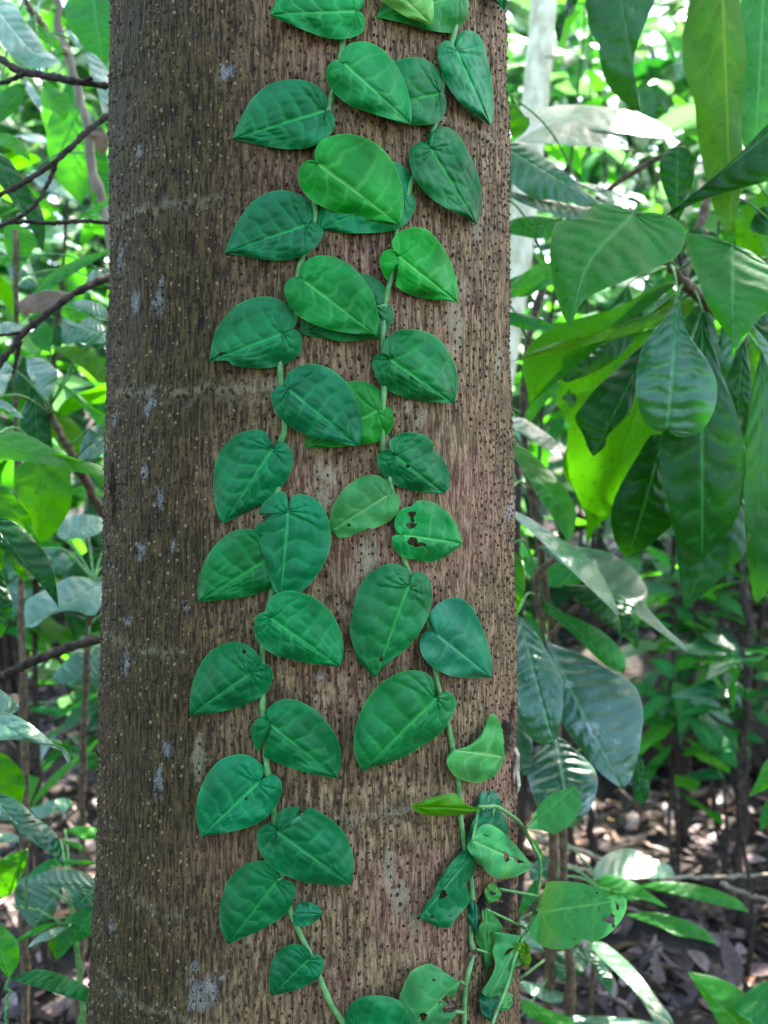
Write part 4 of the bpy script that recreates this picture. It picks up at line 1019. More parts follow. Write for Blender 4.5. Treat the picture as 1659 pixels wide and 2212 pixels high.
leafy(t, [('D', '1780,3000 1770,2200 1740,1500 1640,1000 1500,700 1450,450', [1.95, 1.95, 1.93, 1.9, 1.86, 1.84], [0.010, 0.008, 0.004]),
          ('D', '1720,1350 1560,1050 1380,850 1300,700', [1.92, 1.9, 1.86, 1.84], [0.006, 0.003])], EXTRA, M_BRANCH, pmax=0.45)

# sunlit long leaves just behind the right edge of the trunk
t = thing('sapling', 'thin sapling with long leaves shining white just right of the trunk', 'sapling', root_at(1190, 1.95), 'shrubs beside the trunk')
leafy(t, [('D', '1190,3300 1180,2400 1200,1500 1130,900 1180,600 1300,420 1470,310', [1.95, 1.95, 1.95, 1.85, 1.75, 1.75, 1.78], [0.012, 0.010, 0.007, 0.004])], [
 ('RA', '1160,840', '1050,750 900,680 780,645 600,625 430,625 300,645 200,670', '110,705', '250,690 400,682 560,668 700,690 850,720 1000,770 1100,800', 'pale', 1.76, 1.6, 0.1, 0.02, 0.1),
 ('RA', '835,890', '800,790 700,740 560,725 430,735 330,750 240,790', '150,840', '250,838 400,800 560,765 680,785 780,840', 'pale', 1.72, 1.4, 0.1, 0.02, 0.1),
 ('RA', '60,850', '200,850 330,930 450,1020 560,1120 640,1190', '665,1215', '560,1230 480,1200 380,1190 280,1180 200,1140 130,1080 70,1000', 'gloss', 1.62, 0.6, -0.1, 0.02, 0.15),
 ('RA', '40,1120', '200,1155 350,1200 500,1220 590,1225', '610,1240', '530,1305 420,1285 300,1250 180,1200', 'gloss', 1.6, 1.2, 0.0, 0.02, 0.1),
 ('RA', '440,1310', '300,1285 200,1290 130,1310', '50,1380', '200,1405 300,1420 400,1390', 'mid', 1.64, 0.5, 0.0, 0.02, 0.1),
 ('RA', '850,1240', '740,1150 640,1100 560,1090', '480,1060', '600,1130 700,1200 780,1235', 'pale', 1.66, 1.7, 0.0, 0.02, 0.1),
 ('RA', '40,1790', '160,1660 260,1590 340,1560', '395,1548', '380,1620 290,1690 180,1760', 'light', 1.6, 0.4, 0.0, 0.02, 0.1),
 ('RB', '60,100', '160,60 260,20 380,-30', '440,-50', '400,80 300,140 180,180', 'mid', 1.66, 0.4, 0.0, 0.02, 0.1),
 ('RB', '60,260', '200,280 300,310 390,350', '440,380', '330,380 220,370 120,340', 'mid', 1.66, 0.5, 0.0, 0.02, 0.1),
 ('RB', '60,890', '200,900 300,960 400,1040', '430,1150', '380,1100 280,1050 170,980', 'pale', 1.68, 1.5, 0.0, 0.02, 0.1),
 ('RB', '80,1020', '220,1085 330,1180 430,1290 500,1400 520,1500', '480,1650', '450,1520 400,1390 300,1260 200,1160 130,1110', 'light', 1.62, 0.7, 0.0, 0.03, 0.1),
 ('RB', '90,1420', '250,1500 400,1600 550,1700 650,1800 720,1930 765,2030', '772,2078', '740,2050 680,1955 560,1815 420,1695 300,1605 170,1510', 'pale', 1.56, 1.5, 0.0, 0.02, 0.1),
 ('RB', '430,700', '350,700 290,760 250,820 215,880', '225,940', '270,900 320,820 400,750', 'light', 1.7, 0.2, 0.0, 0.02, 0.1),
 ('RA', '130,560', '160,620 200,690 240,700', '245,740', '210,790 150,820 120,760', 'backlit', 1.6, 0.2, 0.0, 0.01, 0.1),
], M_BROWNSTEM)

# broad glossy leaves low at the right
t = thing('shrub', 'low shrub with broad ribbed leaves glazed grey by lichen and painted sheen, lower right', 'shrub', root_at(1230, 1.9), 'shrubs beside the trunk')
leafy(t, [('D', '1240,3200 1240,2400 1220,1900 1200,1600 1180,1380 1150,1260 1200,1200', [1.9, 1.9, 1.88, 1.84, 1.76, 1.7, 1.7], [0.012, 0.010, 0.007, 0.005]),
          ('D', '1180,1380 1270,1290 1340,1300', [1.76, 1.76, 1.76], [0.005, 0.003])], [
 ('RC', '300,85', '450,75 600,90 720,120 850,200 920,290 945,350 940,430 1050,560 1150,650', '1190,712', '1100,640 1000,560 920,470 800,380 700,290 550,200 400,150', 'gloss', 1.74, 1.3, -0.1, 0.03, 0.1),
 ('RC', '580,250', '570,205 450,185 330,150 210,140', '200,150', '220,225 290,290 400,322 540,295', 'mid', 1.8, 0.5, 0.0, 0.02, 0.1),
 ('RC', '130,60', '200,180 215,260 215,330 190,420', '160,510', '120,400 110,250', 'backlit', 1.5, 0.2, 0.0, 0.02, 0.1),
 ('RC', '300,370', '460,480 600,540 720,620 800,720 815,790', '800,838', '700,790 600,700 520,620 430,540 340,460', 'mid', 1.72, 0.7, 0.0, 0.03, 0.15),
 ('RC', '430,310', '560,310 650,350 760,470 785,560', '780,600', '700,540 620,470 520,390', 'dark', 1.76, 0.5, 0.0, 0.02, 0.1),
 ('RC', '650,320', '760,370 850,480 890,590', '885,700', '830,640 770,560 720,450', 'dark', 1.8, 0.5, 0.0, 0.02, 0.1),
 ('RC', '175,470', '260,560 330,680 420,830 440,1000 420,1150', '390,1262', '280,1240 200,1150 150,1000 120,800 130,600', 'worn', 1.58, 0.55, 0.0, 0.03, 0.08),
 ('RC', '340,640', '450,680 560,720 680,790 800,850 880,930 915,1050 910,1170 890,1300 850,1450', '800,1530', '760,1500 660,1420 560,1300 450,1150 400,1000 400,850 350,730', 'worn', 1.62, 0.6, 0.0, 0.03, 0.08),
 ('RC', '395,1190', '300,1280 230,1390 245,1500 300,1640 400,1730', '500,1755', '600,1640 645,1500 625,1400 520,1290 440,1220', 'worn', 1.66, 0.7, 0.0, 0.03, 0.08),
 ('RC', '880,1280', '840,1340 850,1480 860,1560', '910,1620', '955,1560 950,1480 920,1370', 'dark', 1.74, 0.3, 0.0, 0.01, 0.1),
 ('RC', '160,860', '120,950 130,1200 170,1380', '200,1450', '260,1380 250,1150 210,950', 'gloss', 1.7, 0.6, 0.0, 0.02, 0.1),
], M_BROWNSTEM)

# low plants bottom right
t = thing('understorey_plant', 'low plant with pale folded leaf and long arching green leaves at lower right', 'plant', root_at(1270, 2.15), 'low plants by the trunk')
leafy(t, [('D', '1270,2560 1275,2300 1280,2100 1300,1980 1350,1920', [2.15, 2.13, 2.1, 2.05, 2.02], [0.007, 0.005, 0.003])], [
 ('RD', '615,830', '630,760 670,700 740,655 830,640 900,660 1000,710 1080,750', '1112,810', '1050,800 950,790 800,800 700,815', 'pale', 2.05, 1.3, 0.0, 0.03, 0.1),
 ('RD', '615,850', '700,795 800,820 880,850 960,910', '1065,992', '940,940 850,952 740,925 660,885', 'light', 2.0, 0.6, 0.0, 0.02, 0.1),
 ('RD', '880,862', '1000,838 1150,843 1300,872 1430,918 1500,960', '1548,1022', '1450,965 1330,925 1200,898 1050,892', 'light', 2.02, 0.6, 0.0, 0.02, 0.1),
 ('RD', '800,1032', '950,1018 1080,1040 1200,1080 1300,1140', '1358,1216', '1250,1182 1130,1162 1020,1112 900,1060', 'light', 2.0, 0.7, 0.0, 0.02, 0.1),
 ('RD', '585,1215', '660,1195 740,1240 850,1340 930,1440 1020,1560 1080,1640', '1120,1730', '1000,1690 920,1560 820,1430 700,1310 620,1250', 'pale', 1.9, 1.5, 0.0, 0.02, 0.1),
 ('RD', '530,1225', '400,1260 385,1330 400,1410', '430,1432', '520,1410 590,1330 585,1250', 'gloss', 1.95, 0.8, 0.0, 0.02, 0.1),
 ('RD', '590,1250', '660,1290 710,1370 740,1440', '725,1532', '690,1470 640,1380 600,1310', 'gloss', 1.93, 0.6, 0.0, 0.02, 0.1),
 ('RD', '180,1420', '260,1440 360,1470 460,1510', '480,1540', '380,1560 280,1520 200,1470', 'pale', 1.95, 1.2, 0.0, 0.02, 0.1),
 ('RD', '190,1640', '350,1620 520,1630 700,1640 900,1660', '1050,1690', '850,1710 600,1690 380,1680', 'pale', 1.85, 1.2, 0.0, 0.02, 0.1),
 ('RD', '160,1560', '220,1540 330,1590 460,1640', '560,1720', '400,1690 260,1650', 'light', 1.8, 0.8, 0.0, 0.02, 0.1),
 ('RD', '210,520', '250,570 290,610 330,690', '345,700', '300,680 250,620 220,570', 'light', 1.9, 0.4, 0.0, 0.02, 0.1),
 ('RD', '240,750', '320,690 400,690 430,760 420,830', '400,860', '330,820 250,830', 'gloss', 1.9, 0.7, 0.0, 0.02, 0.1),
 ('RD', '310,830', '270,830 220,900 190,970', '170,1040', '220,1010 270,940 300,880', 'mid', 1.9, 0.6, 0.0, 0.02, 0.1),
 ('RD', '180,1060', '230,1080 270,1130 310,1200', '330,1260', '260,1240 200,1180', 'pale', 1.9, 1.0, 0.0, 0.02, 0.1),
], M_BROWNSTEM)
t = thing('seedling', 'bright green seedling with two pointed leaves in the bottom right corner', 'seedling', root_at(1680, 1.75), 'low plants by the trunk')
leafy(t, [('D', '1680,2900 1690,2500 1680,2280', [1.75, 1.72, 1.7], [0.004, 0.003])], [
 ('RD', '1640,1850', '1600,1600 1530,1510 1450,1450 1330,1400 1230,1380', '1180,1370', '1210,1420 1260,1500 1320,1600 1370,1690 1450,1800', 'light', 1.62, 0.4, 0.0, 0.02, 0.15),
 ('RD', '1720,1800', '1650,1690 1550,1650 1470,1610', '1440,1590', '1520,1510 1600,1450 1700,1430 1780,1550', 'mid', 1.58, 0.5, 0.0, 0.02, 0.1),
], M_STEM)
t = thing('sapling', 'thin sapling with bright green pointed leaves at the right edge above the litter', 'sapling', root_at(1760, 2.2), 'low plants by the trunk')
leafy(t, [('D', '1760,2400 1740,2000 1720,1700 1700,1580', [2.2, 2.18, 2.15, 2.1], [0.006, 0.004])], [
 ('RD', '1740,30', '1640,130 1600,220 1560,300', '1542,338', '1600,310 1660,280 1740,180', 'light', 2.1, 0.4, 0.0, 0.02, 0.1),
 ('RD', '1740,330', '1660,350 1620,430 1610,510', '1620,540', '1680,480 1740,420', 'mid', 2.1, 0.4, 0.0, 0.02, 0.1),
], M_STEM)

# left: dead branches behind the trunk
BR = [
 ('LA', [('-60,470 0,480 100,560 200,600 400,630 650,680 920,715 1300,740', [1.42, 1.4, 1.38, 1.4, 1.46], [0.0052, 0.0062, 0.0056, 0.0045, 0.004]), ('200,610 100,660 0,690 -80,700', [1.4, 1.38], [0.004, 0.003]), ('680,690 730,655 760,650', [1.39, 1.38], [0.003, 0.003])],
  'bare dark branch, topmost of those left of the trunk, forked near the left edge'),
 ('LA', [('1200,800 920,945 800,1030 680,1130 470,1330 300,1450 100,1570 -60,1640', [1.5, 1.44, 1.4, 1.38, 1.36], [0.0055, 0.0046, 0.0042, 0.0038]), ('470,1330 430,1450 330,1650 200,1780 0,1880 -80,1920', [1.4, 1.38, 1.37], [0.0036, 0.0028])],
  'bare dark branch rising to the trunk with a thinner twig forking down from its middle'),
 ('LA', [('1200,1840 890,1845 700,1835 400,1850 150,1840 -60,1875', [1.5, 1.44, 1.42, 1.4], [0.004, 0.0035, 0.003])], 'thin bare twig running almost level to the trunk on its left'),
 ('LB', [('1250,200 890,340 750,400 580,490 450,590 320,690 200,790 80,950 0,1060 -60,1140', [1.5, 1.44, 1.4, 1.38, 1.36], [0.0066, 0.006, 0.0055, 0.005]), ('180,790 60,810 -60,820', [1.38, 1.36], [0.0025, 0.002]), ('170,870 140,1000 110,1130', [1.38, 1.38], [0.0035, 0.0022])],
  'knobbly dark branch slanting steeply down to the left edge past a pale cupped leaf'),
 ('LC', [('1250,1300 840,1370 700,1400 500,1470 300,1540 100,1640 -60,1720', [1.56, 1.5, 1.45, 1.42], [0.0095, 0.0085, 0.008, 0.0075])], 'stout grey branch slanting low across the left edge over the leaf litter'),
]
for crop, parts, lab in BR:
    q0 = spline(pts(crop, parts[0][0]), 60)
    e0 = at(q0[0, 0], q0[0, 1], parts[0][1][0])
    t = thing('dead_branch', lab, 'branch', e0, 'bare branches left of the trunk')
    for k, (path, dep, rad_) in enumerate(parts):
        q = spline(pts(crop, path), 60)
        P = at(q[:, 0], q[:, 1], np.interp(np.linspace(0, 1, 60), np.linspace(0, 1, len(dep)), dep)) + 0.0005 * rng.standard_normal((60, 3))
        v_, f_ = tube(P, [r_ * 0.82 for r_ in rad_], 8, seed=int(q0[0, 1]) + k, knob=0.2)
        mesh_obj('limb' if k == 0 else 'twig', v_, f_, M_BRANCH, t)

# left: leafy things
t = thing('shrub', 'tall shrub with hanging green and sheen-pale leaves and a tan stem at upper left', 'shrub', root_at(300, 1.9), 'shrubs beside the trunk')
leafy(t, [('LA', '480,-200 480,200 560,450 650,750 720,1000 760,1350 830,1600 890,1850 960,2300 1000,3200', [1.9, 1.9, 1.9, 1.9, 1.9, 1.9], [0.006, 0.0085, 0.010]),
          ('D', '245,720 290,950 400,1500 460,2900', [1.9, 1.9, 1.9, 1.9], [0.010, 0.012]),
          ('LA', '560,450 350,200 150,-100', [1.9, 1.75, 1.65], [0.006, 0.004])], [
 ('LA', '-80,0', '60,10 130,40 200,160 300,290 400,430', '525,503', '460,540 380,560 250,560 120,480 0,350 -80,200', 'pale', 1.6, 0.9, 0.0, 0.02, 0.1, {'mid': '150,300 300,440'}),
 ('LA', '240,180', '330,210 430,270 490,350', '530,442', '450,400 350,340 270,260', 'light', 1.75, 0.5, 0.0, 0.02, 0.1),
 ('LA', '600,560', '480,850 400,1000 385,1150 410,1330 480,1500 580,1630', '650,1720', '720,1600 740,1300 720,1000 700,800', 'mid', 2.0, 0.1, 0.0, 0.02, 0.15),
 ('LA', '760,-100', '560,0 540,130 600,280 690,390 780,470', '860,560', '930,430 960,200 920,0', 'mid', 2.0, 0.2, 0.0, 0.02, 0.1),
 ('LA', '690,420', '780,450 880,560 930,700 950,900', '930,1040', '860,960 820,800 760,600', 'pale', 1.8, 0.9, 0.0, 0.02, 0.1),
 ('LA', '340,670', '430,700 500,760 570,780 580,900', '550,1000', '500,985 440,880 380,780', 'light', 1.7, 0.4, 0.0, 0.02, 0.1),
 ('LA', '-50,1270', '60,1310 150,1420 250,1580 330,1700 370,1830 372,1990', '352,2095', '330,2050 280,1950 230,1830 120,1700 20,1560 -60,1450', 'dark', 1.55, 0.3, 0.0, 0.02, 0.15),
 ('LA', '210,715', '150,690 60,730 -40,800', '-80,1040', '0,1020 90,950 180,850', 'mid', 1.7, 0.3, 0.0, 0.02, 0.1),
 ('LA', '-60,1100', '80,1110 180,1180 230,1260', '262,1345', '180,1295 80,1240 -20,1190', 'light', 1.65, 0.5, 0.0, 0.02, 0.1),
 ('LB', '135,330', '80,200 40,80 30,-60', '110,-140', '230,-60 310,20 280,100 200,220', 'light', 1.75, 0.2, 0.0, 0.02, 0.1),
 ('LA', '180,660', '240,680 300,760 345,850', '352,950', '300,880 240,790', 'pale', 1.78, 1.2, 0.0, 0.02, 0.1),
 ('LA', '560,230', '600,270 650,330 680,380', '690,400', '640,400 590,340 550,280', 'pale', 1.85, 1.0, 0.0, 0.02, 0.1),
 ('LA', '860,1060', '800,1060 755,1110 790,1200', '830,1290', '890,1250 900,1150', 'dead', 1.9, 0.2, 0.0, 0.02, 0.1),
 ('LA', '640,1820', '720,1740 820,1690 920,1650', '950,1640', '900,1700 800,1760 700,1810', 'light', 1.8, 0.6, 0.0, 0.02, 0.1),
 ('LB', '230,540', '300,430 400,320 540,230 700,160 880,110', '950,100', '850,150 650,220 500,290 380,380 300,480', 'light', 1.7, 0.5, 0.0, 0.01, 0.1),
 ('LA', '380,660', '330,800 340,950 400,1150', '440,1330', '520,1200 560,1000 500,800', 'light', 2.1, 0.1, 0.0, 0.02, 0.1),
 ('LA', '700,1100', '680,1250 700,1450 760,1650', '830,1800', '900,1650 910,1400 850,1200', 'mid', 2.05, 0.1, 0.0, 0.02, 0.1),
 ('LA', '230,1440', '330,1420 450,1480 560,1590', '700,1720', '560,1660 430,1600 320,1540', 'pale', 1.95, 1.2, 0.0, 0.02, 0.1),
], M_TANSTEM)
t = thing('shrub', 'shrub with ribbed grey-green and dark drooping leaves at mid height left of the trunk', 'shrub', root_at(120, 1.75), 'shrubs beside the trunk')
leafy(t, [('LB', '1000,2500 800,2200 680,1950 540,1700 430,1500 400,1400', [1.8, 1.75, 1.72, 1.7, 1.7], [0.009, 0.007, 0.004]),
          ('D', '35,500 35,640 35,900 50,1500 60,2800', [1.75, 1.75, 1.75, 1.75, 1.75], [0.004, 0.006, 0.009])], [
 ('LB', '590,470', '500,450 400,450 250,480 160,540', '150,605', '200,640 330,622 450,582 550,520', 'dead', 1.65, 0.5, 0.0, 0.02, 0.1),
 ('LB', '960,720', '860,580 780,535 700,520 620,530', '550,530', '640,600 760,650 850,690', 'gloss', 1.6, 1.1, 0.0, 0.02, 0.1),
 ('LB', '940,860', '880,760 780,680 720,670 600,740', '515,660', '520,880 650,870 780,890', 'gloss', 1.66, 1.1, 0.0, 0.02, 0.1),
 ('LB', '420,920', '560,905 700,930 820,1000 865,1080', '890,1215', '790,1180 700,1100 620,1050 520,970', 'olive', 1.6, 0.4, 0.0, 0.03, 0.1),
 ('LB', '220,1010', '300,1000 400,1040 470,1110 475,1180 430,1290', '388,1362', '350,1330 290,1240 230,1120', 'pale', 1.55, 0.8, 0.0, 0.02, 0.1),
 ('LB', '280,1260', '180,1450 170,1600 220,1800', '330,2000', '430,1800 420,1550 380,1380', 'dark', 1.72, 0.2, 0.0, 0.02, 0.15),
 ('LB', '440,1430', '600,1520 700,1640 700,1740', '660,1840', '560,1800 480,1720 420,1600', 'olive', 1.76, 0.2, 0.0, 0.02, 0.15),
 ('LB', '460,1210', '560,1240 680,1330 780,1420 860,1470', '930,1540', '820,1560 740,1470 620,1340', 'light', 1.68, 0.6, 0.0, 0.02, 0.1),
 ('LB', '920,1560', '850,1540 740,1600 680,1700', '660,1790', '760,1720 860,1680 930,1660', 'gloss', 1.66, 0.9, 0.0, 0.02, 0.1),
 ('LB', '930,1720', '820,1700 720,1750 660,1820', '640,1880', '740,1860 850,1800', 'gloss', 1.62, 1.2, 0.0, 0.02, 0.1),
 ('LB', '-60,700', '60,705 150,720 220,740', '240,760', '150,790 60,800 -40,790', 'pale', 1.65, 1.3, 0.0, 0.02, 0.1),
 ('LB', '-40,1050', '60,1040 100,1120 60,1220', '30,1320', '-40,1260', 'pale', 1.6, 1.2, 0.0, 0.02, 0.1),
 ('LB', '-60,1330', '40,1360 130,1430 180,1480', '215,1500', '130,1490 40,1430 -40,1400', 'pale', 1.58, 1.3, 0.0, 0.02, 0.1),
 ('LB', '250,800', '330,700 420,740 440,860', '420,960', '340,930 270,870', 'mid', 1.8, 0.4, 0.0, 0.02, 0.1),
 ('LB', '610,600', '680,600 720,640 690,690', '620,715', '590,680', 'light', 1.75, 0.3, 0, 0.01, 0.1),
 ('LB', '460,680', '440,780 440,900', '470,960', '520,880 520,760', 'dark', 1.76, 0.3, 0, 0.01, 0.1),
 ('LB', '330,420', '260,330 170,240 110,120', '60,260', '120,380 220,430', 'gloss', 1.9, 0.7, 0, 0.02, 0.1),
 ('LB', '900,300', '840,260 770,280 720,350', '700,400', '780,400 860,370', 'pale', 1.75, 1.0, 0, 0.02, 0.1),
 ('LB', '200,980', '150,1100 110,1220 120,1300', '250,1380', '290,1280 260,1120', 'dark', 1.74, 0.3, 0, 0.02, 0.1),
], M_BROWNSTEM)
t = thing('shrub', 'shrub with a large light green leaf and backlit leaves reaching in from the left edge', 'shrub', root_at(-160, 1.4), 'shrubs beside the trunk')
leafy(t, [('D', '-160,3000 -150,2400 -120,2000 -80,1600 -60,1300 -40,1050 -30,900', [1.4, 1.4, 1.38, 1.36, 1.34, 1.34, 1.34], [0.010, 0.007, 0.004])], [
 ('LB', '-100,1640', '100,1612 250,1650 380,1720 520,1800 700,1860 840,1900 885,1990', '880,2140', '850,2080 780,1990 650,1950 450,1900 250,1865 100,1855 -60,1830', 'light', 1.3, 0.6, 0.0, 0.03, 0.12, {'mid': '200,1770 450,1800 700,1900'}),
 ('LC', '350,-170', '130,-50 130,150 200,350 280,500', '330,585', '420,520 520,400 590,250 590,50 560,-80', 'backlit', 1.6, 0.0, 0.0, 0.02, 0.1),
 ('LC', '-90,360', '60,370 180,440 300,560 400,700 450,850 475,980', '487,1105', '440,1010 360,930 230,800 100,680 -50,560', 'dark', 1.28, 0.5, 0.0, 0.02, 0.12),
 ('LC', '-90,60', '60,110 150,230 240,330 272,430', '268,525', '220,480 100,400 -50,330', 'backlit', 1.35, 0.2, 0.0, 0.02, 0.1),
 ('LC', '60,640', '130,720 200,790 245,840', '200,905', '150,830 90,740', 'backlit', 1.36, 0.1, 0.0, 0.01, 0.1),
 ('LC', '-70,720', '40,880 105,1080 70,1230', '12,1365', '-50,1250 -90,1000', 'dark', 1.26, 0.3, 0.0, 0.02, 0.12),
 ('LC', '-80,500', '20,600 30,700', '20,800', '-30,760', 'backlit', 1.36, 0.1, 0.0, 0.02, 0.1),
 ('LD', '-90,0', '60,15 180,70 290,150 370,220 450,260 490,310', '512,415', '470,350 420,275 330,248 200,215 80,200 -60,190', 'pale', 1.3, 1.0, 0.0, 0.03, 0.1, {'mid': '80,130 300,230 430,262'}),
 ('LC', '-80,1760', '20,1800 100,1860 150,1910', '168,1935', '120,1980 60,2000 -60,1990', 'pale', 1.34, 1.1, 0.0, 0.02, 0.1),
 ('LD', '-70,280', '40,310 110,370 165,450 178,530', '155,650', '90,620 0,580 -60,500', 'backlit', 1.36, 0.1, 0.0, 0.02, 0.1),
 ('LD', '-70,590', '40,590 150,650 240,740 340,810 410,890 440,1000', '452,1102', '390,1030 280,960 150,880 70,790 -40,740', 'gloss', 1.26, 1.0, 0.0, 0.03, 0.12),
], M_STEM)
t = thing('understorey_plant', 'low plant with dark ribbed leaves and thin bright shoots at lower left of trunk', 'plant', root_at(180, 1.75), 'low plants by the trunk')
leafy(t, [('LD', '640,3200 600,2400 560,1800 500,1400 470,1230', [1.75, 1.75, 1.72, 1.68, 1.66], [0.007, 0.005, 0.003]), ('LD', '100,1385 250,1400 350,1450 430,1500 650,1550', [1.6, 1.6, 1.6, 1.6], [0.0018, 0.0014])], [
 ('LD', '720,1240', '600,1140 430,1118 300,1140 180,1170', '95,1222', '250,1215 400,1240 520,1258', 'gloss', 1.62, 1.1, 0.0, 0.02, 0.1),
 ('LD', '430,1235', '280,1210 120,1230 105,1350 170,1460', '230,1545', '340,1500 400,1400 445,1290', 'gloss', 1.7, 0.6, 0.0, 0.02, 0.1),
 ('LD', '720,1200', '560,1240 460,1260 480,1330', '530,1400', '640,1390 700,1330', 'gloss', 1.66, 0.9, 0.0, 0.02, 0.1),
 ('LD', '700,1360', '540,1420 450,1500 390,1620', '400,1765', '450,1720 520,1650 660,1560', 'mid', 1.62, 0.5, 0.0, 0.02, 0.1),
 ('LD', '400,1500', '300,1510 180,1570 110,1620', '100,1630', '180,1610 300,1560', 'light', 1.58, 0.6, 0.0, 0.01, 0.1),
 ('LD', '490,1525', '400,1530 300,1570 220,1640', '190,1680', '290,1640 400,1590', 'pale', 1.57, 1.0, 0.0, 0.01, 0.1),
 ('LD', '190,980', '100,1000 20,1040 -50,1100', '10,1325', '80,1290 140,1180 185,1080', 'backlit', 1.5, 0.1, 0.0, 0.02, 0.1),
 ('LD', '150,1250', '230,1130 330,1060 420,1030', '460,1040', '430,1090 330,1130 230,1160', 'mid', 1.72, 0.6, 0.0, 0.02, 0.1),
 ('LD', '360,1095', '460,1055 560,1050 670,1065', '720,1075', '640,1085 500,1085', 'light', 1.65, 0.5, 0.0, 0.01, 0.1),
 ('LD', '460,840', '560,815 650,820 700,850', '720,880', '640,910 560,890', 'light', 1.9, 0.7, 0.0, 0.01, 0.1),
 ('LD', '420,910', '500,920 570,940 600,970', '595,1000', '540,970 470,930', 'light', 1.8, 0.7, 0.0, 0.01, 0.1),
 ('LD', '400,1480', '360,1560 340,1650 370,1720', '390,1760', '420,1680 430,1580', 'olive', 1.7, 0.2, 0.0, 0.02, 0.1),
], M_STEM)
t = thing('seedling', 'seedling with two broad pleated leaves on a thin upright stem in the bottom left corner', 'seedling', root_at(20, 1.4), 'low plants by the trunk')
leafy(t, [('LD', '60,1895 52,2000 46,2212 46,3000', [1.32, 1.32, 1.34, 1.4], [0.002, 0.0026])], [
 ('LD', '65,1890', '130,1780 128,1640 60,1555 0,1500', '-80,1430', '-60,1650 0,1810', 'light', 1.3, 0.4, 0.0, 0.02, 0.12),
 ('LD', '70,1895', '180,1845 280,1825 400,1850 540,1905 640,1970', '700,2090', '600,2030 500,1960 400,1895 250,1870', 'mid', 1.3, 0.7, 0.0, 0.02, 0.1),
], M_STEM)
t = thing('grass_tuft', 'tuft of broad green blades arching over dark litter left of the trunk', 'grass', root_at(55, 2.3), 'low plants by the trunk')
leafy(t, [], [
 ('LD', '205,700', '280,560 400,430 550,310 640,240', '720,180', '620,310 470,430 340,560', 'light', 2.2, 0.5, 0.0, 0.02, 0.1),
 ('LD', '205,690', '330,640 420,618 480,620', '512,650', '480,690 440,740 420,700 340,740 270,760', 'pale', 2.15, 0.8, 0.0, 0.02, 0.1),
 ('LD', '200,690', '200,640 230,600', '290,440', '270,470 190,450 170,500', 'light', 2.2, 0.3, 0.0, 0.02, 0.1),
 ('LC', '220,1940', '330,1930 450,1930 540,1950', '580,1965', '500,2000 380,1990 280,1970', 'mid', 2.3, 0.6, 0.0, 0.02, 0.1),
 ('LC', '440,2050', '560,1950 700,1860 840,1800', '900,1790', '820,1840 680,1900 550,1990', 'light', 2.3, 0.6, 0.0, 0.02, 0.1),
 ('LD', '-60,880', '60,865 120,880 160,920', '170,930', '60,930 -40,925', 'pale', 1.9, 1.0, 0.0, 0.02, 0.1),
], M_STEM)
t = thing('broadleaf_plant', 'low broad-leaved plant with a wavy sheen-pale leaf and dark leaves left of the trunk', 'plant', root_at(150, 2.05), 'low plants by the trunk')
leafy(t, [('D', '170,2600 175,2000 180,1600 190,1380 200,1250', [2.05, 2.03, 2.0, 1.95, 1.9], [0.008, 0.005])], [
 ('LC', '900,880', '780,872 680,855 600,850 540,870 440,930 300,1000 210,1080', '215,1275', '300,1260 400,1180 540,1135 640,1140 740,1170 800,1155 870,1000', 'pale', 1.9, 0.9, 0.0, 0.02, 0.05),
 ('LC', '470,500', '520,380 650,335 780,345 850,370', '875,395', '840,470 750,520 600,540 500,535', 'pale', 1.95, 1.0, 0.0, 0.02, 0.05),
 ('LC', '900,600', '760,620 650,700 540,830', '520,870', '640,850 780,860 900,800', 'dark', 2.0, 0.5, 0.0, 0.02, 0.05),
 ('LC', '880,780', '760,740 720,820', '760,860', '850,860', 'mid', 1.98, 0.5, 0.0, 0.02, 0.05),
 ('LC', '870,1160', '720,1190 560,1140 540,1180 580,1290', '620,1370', '740,1320 850,1290', 'dark', 1.94, 0.4, 0.0, 0.02, 0.05),
 ('LC', '330,620', '430,620 540,660 585,740', '560,800', '480,830 420,760', 'gloss', 2.05, 0.8, 0.0, 0.02, 0.05),
 ('LC', '880,1420', '760,1440 600,1500 500,1600 440,1700', '560,1760', '700,1740 840,1700', 'gloss', 2.05, 0.8, 0.0, 0.02, 0.05),
 ('LC', '70,880', '140,870 200,940 210,1080', '120,1220', '60,1180 50,1000', 'gloss', 1.9, 0.6, 0.0, 0.02, 0.05),
 ('LC', '740,1340', '790,1310 860,1300', '900,1300', '840,1345', 'light', 1.9, 0.6, 0.0, 0.01, 0.05),
 ('LC', '700,380', '700,250 760,180 860,200', '900,300', '830,360', 'dark', 2.05, 0.5, 0.0, 0.02, 0.05),
], M_BROWNSTEM)

# ------------------------------------------------------------------ saplings and shrubs further back
LEAFMESH = []


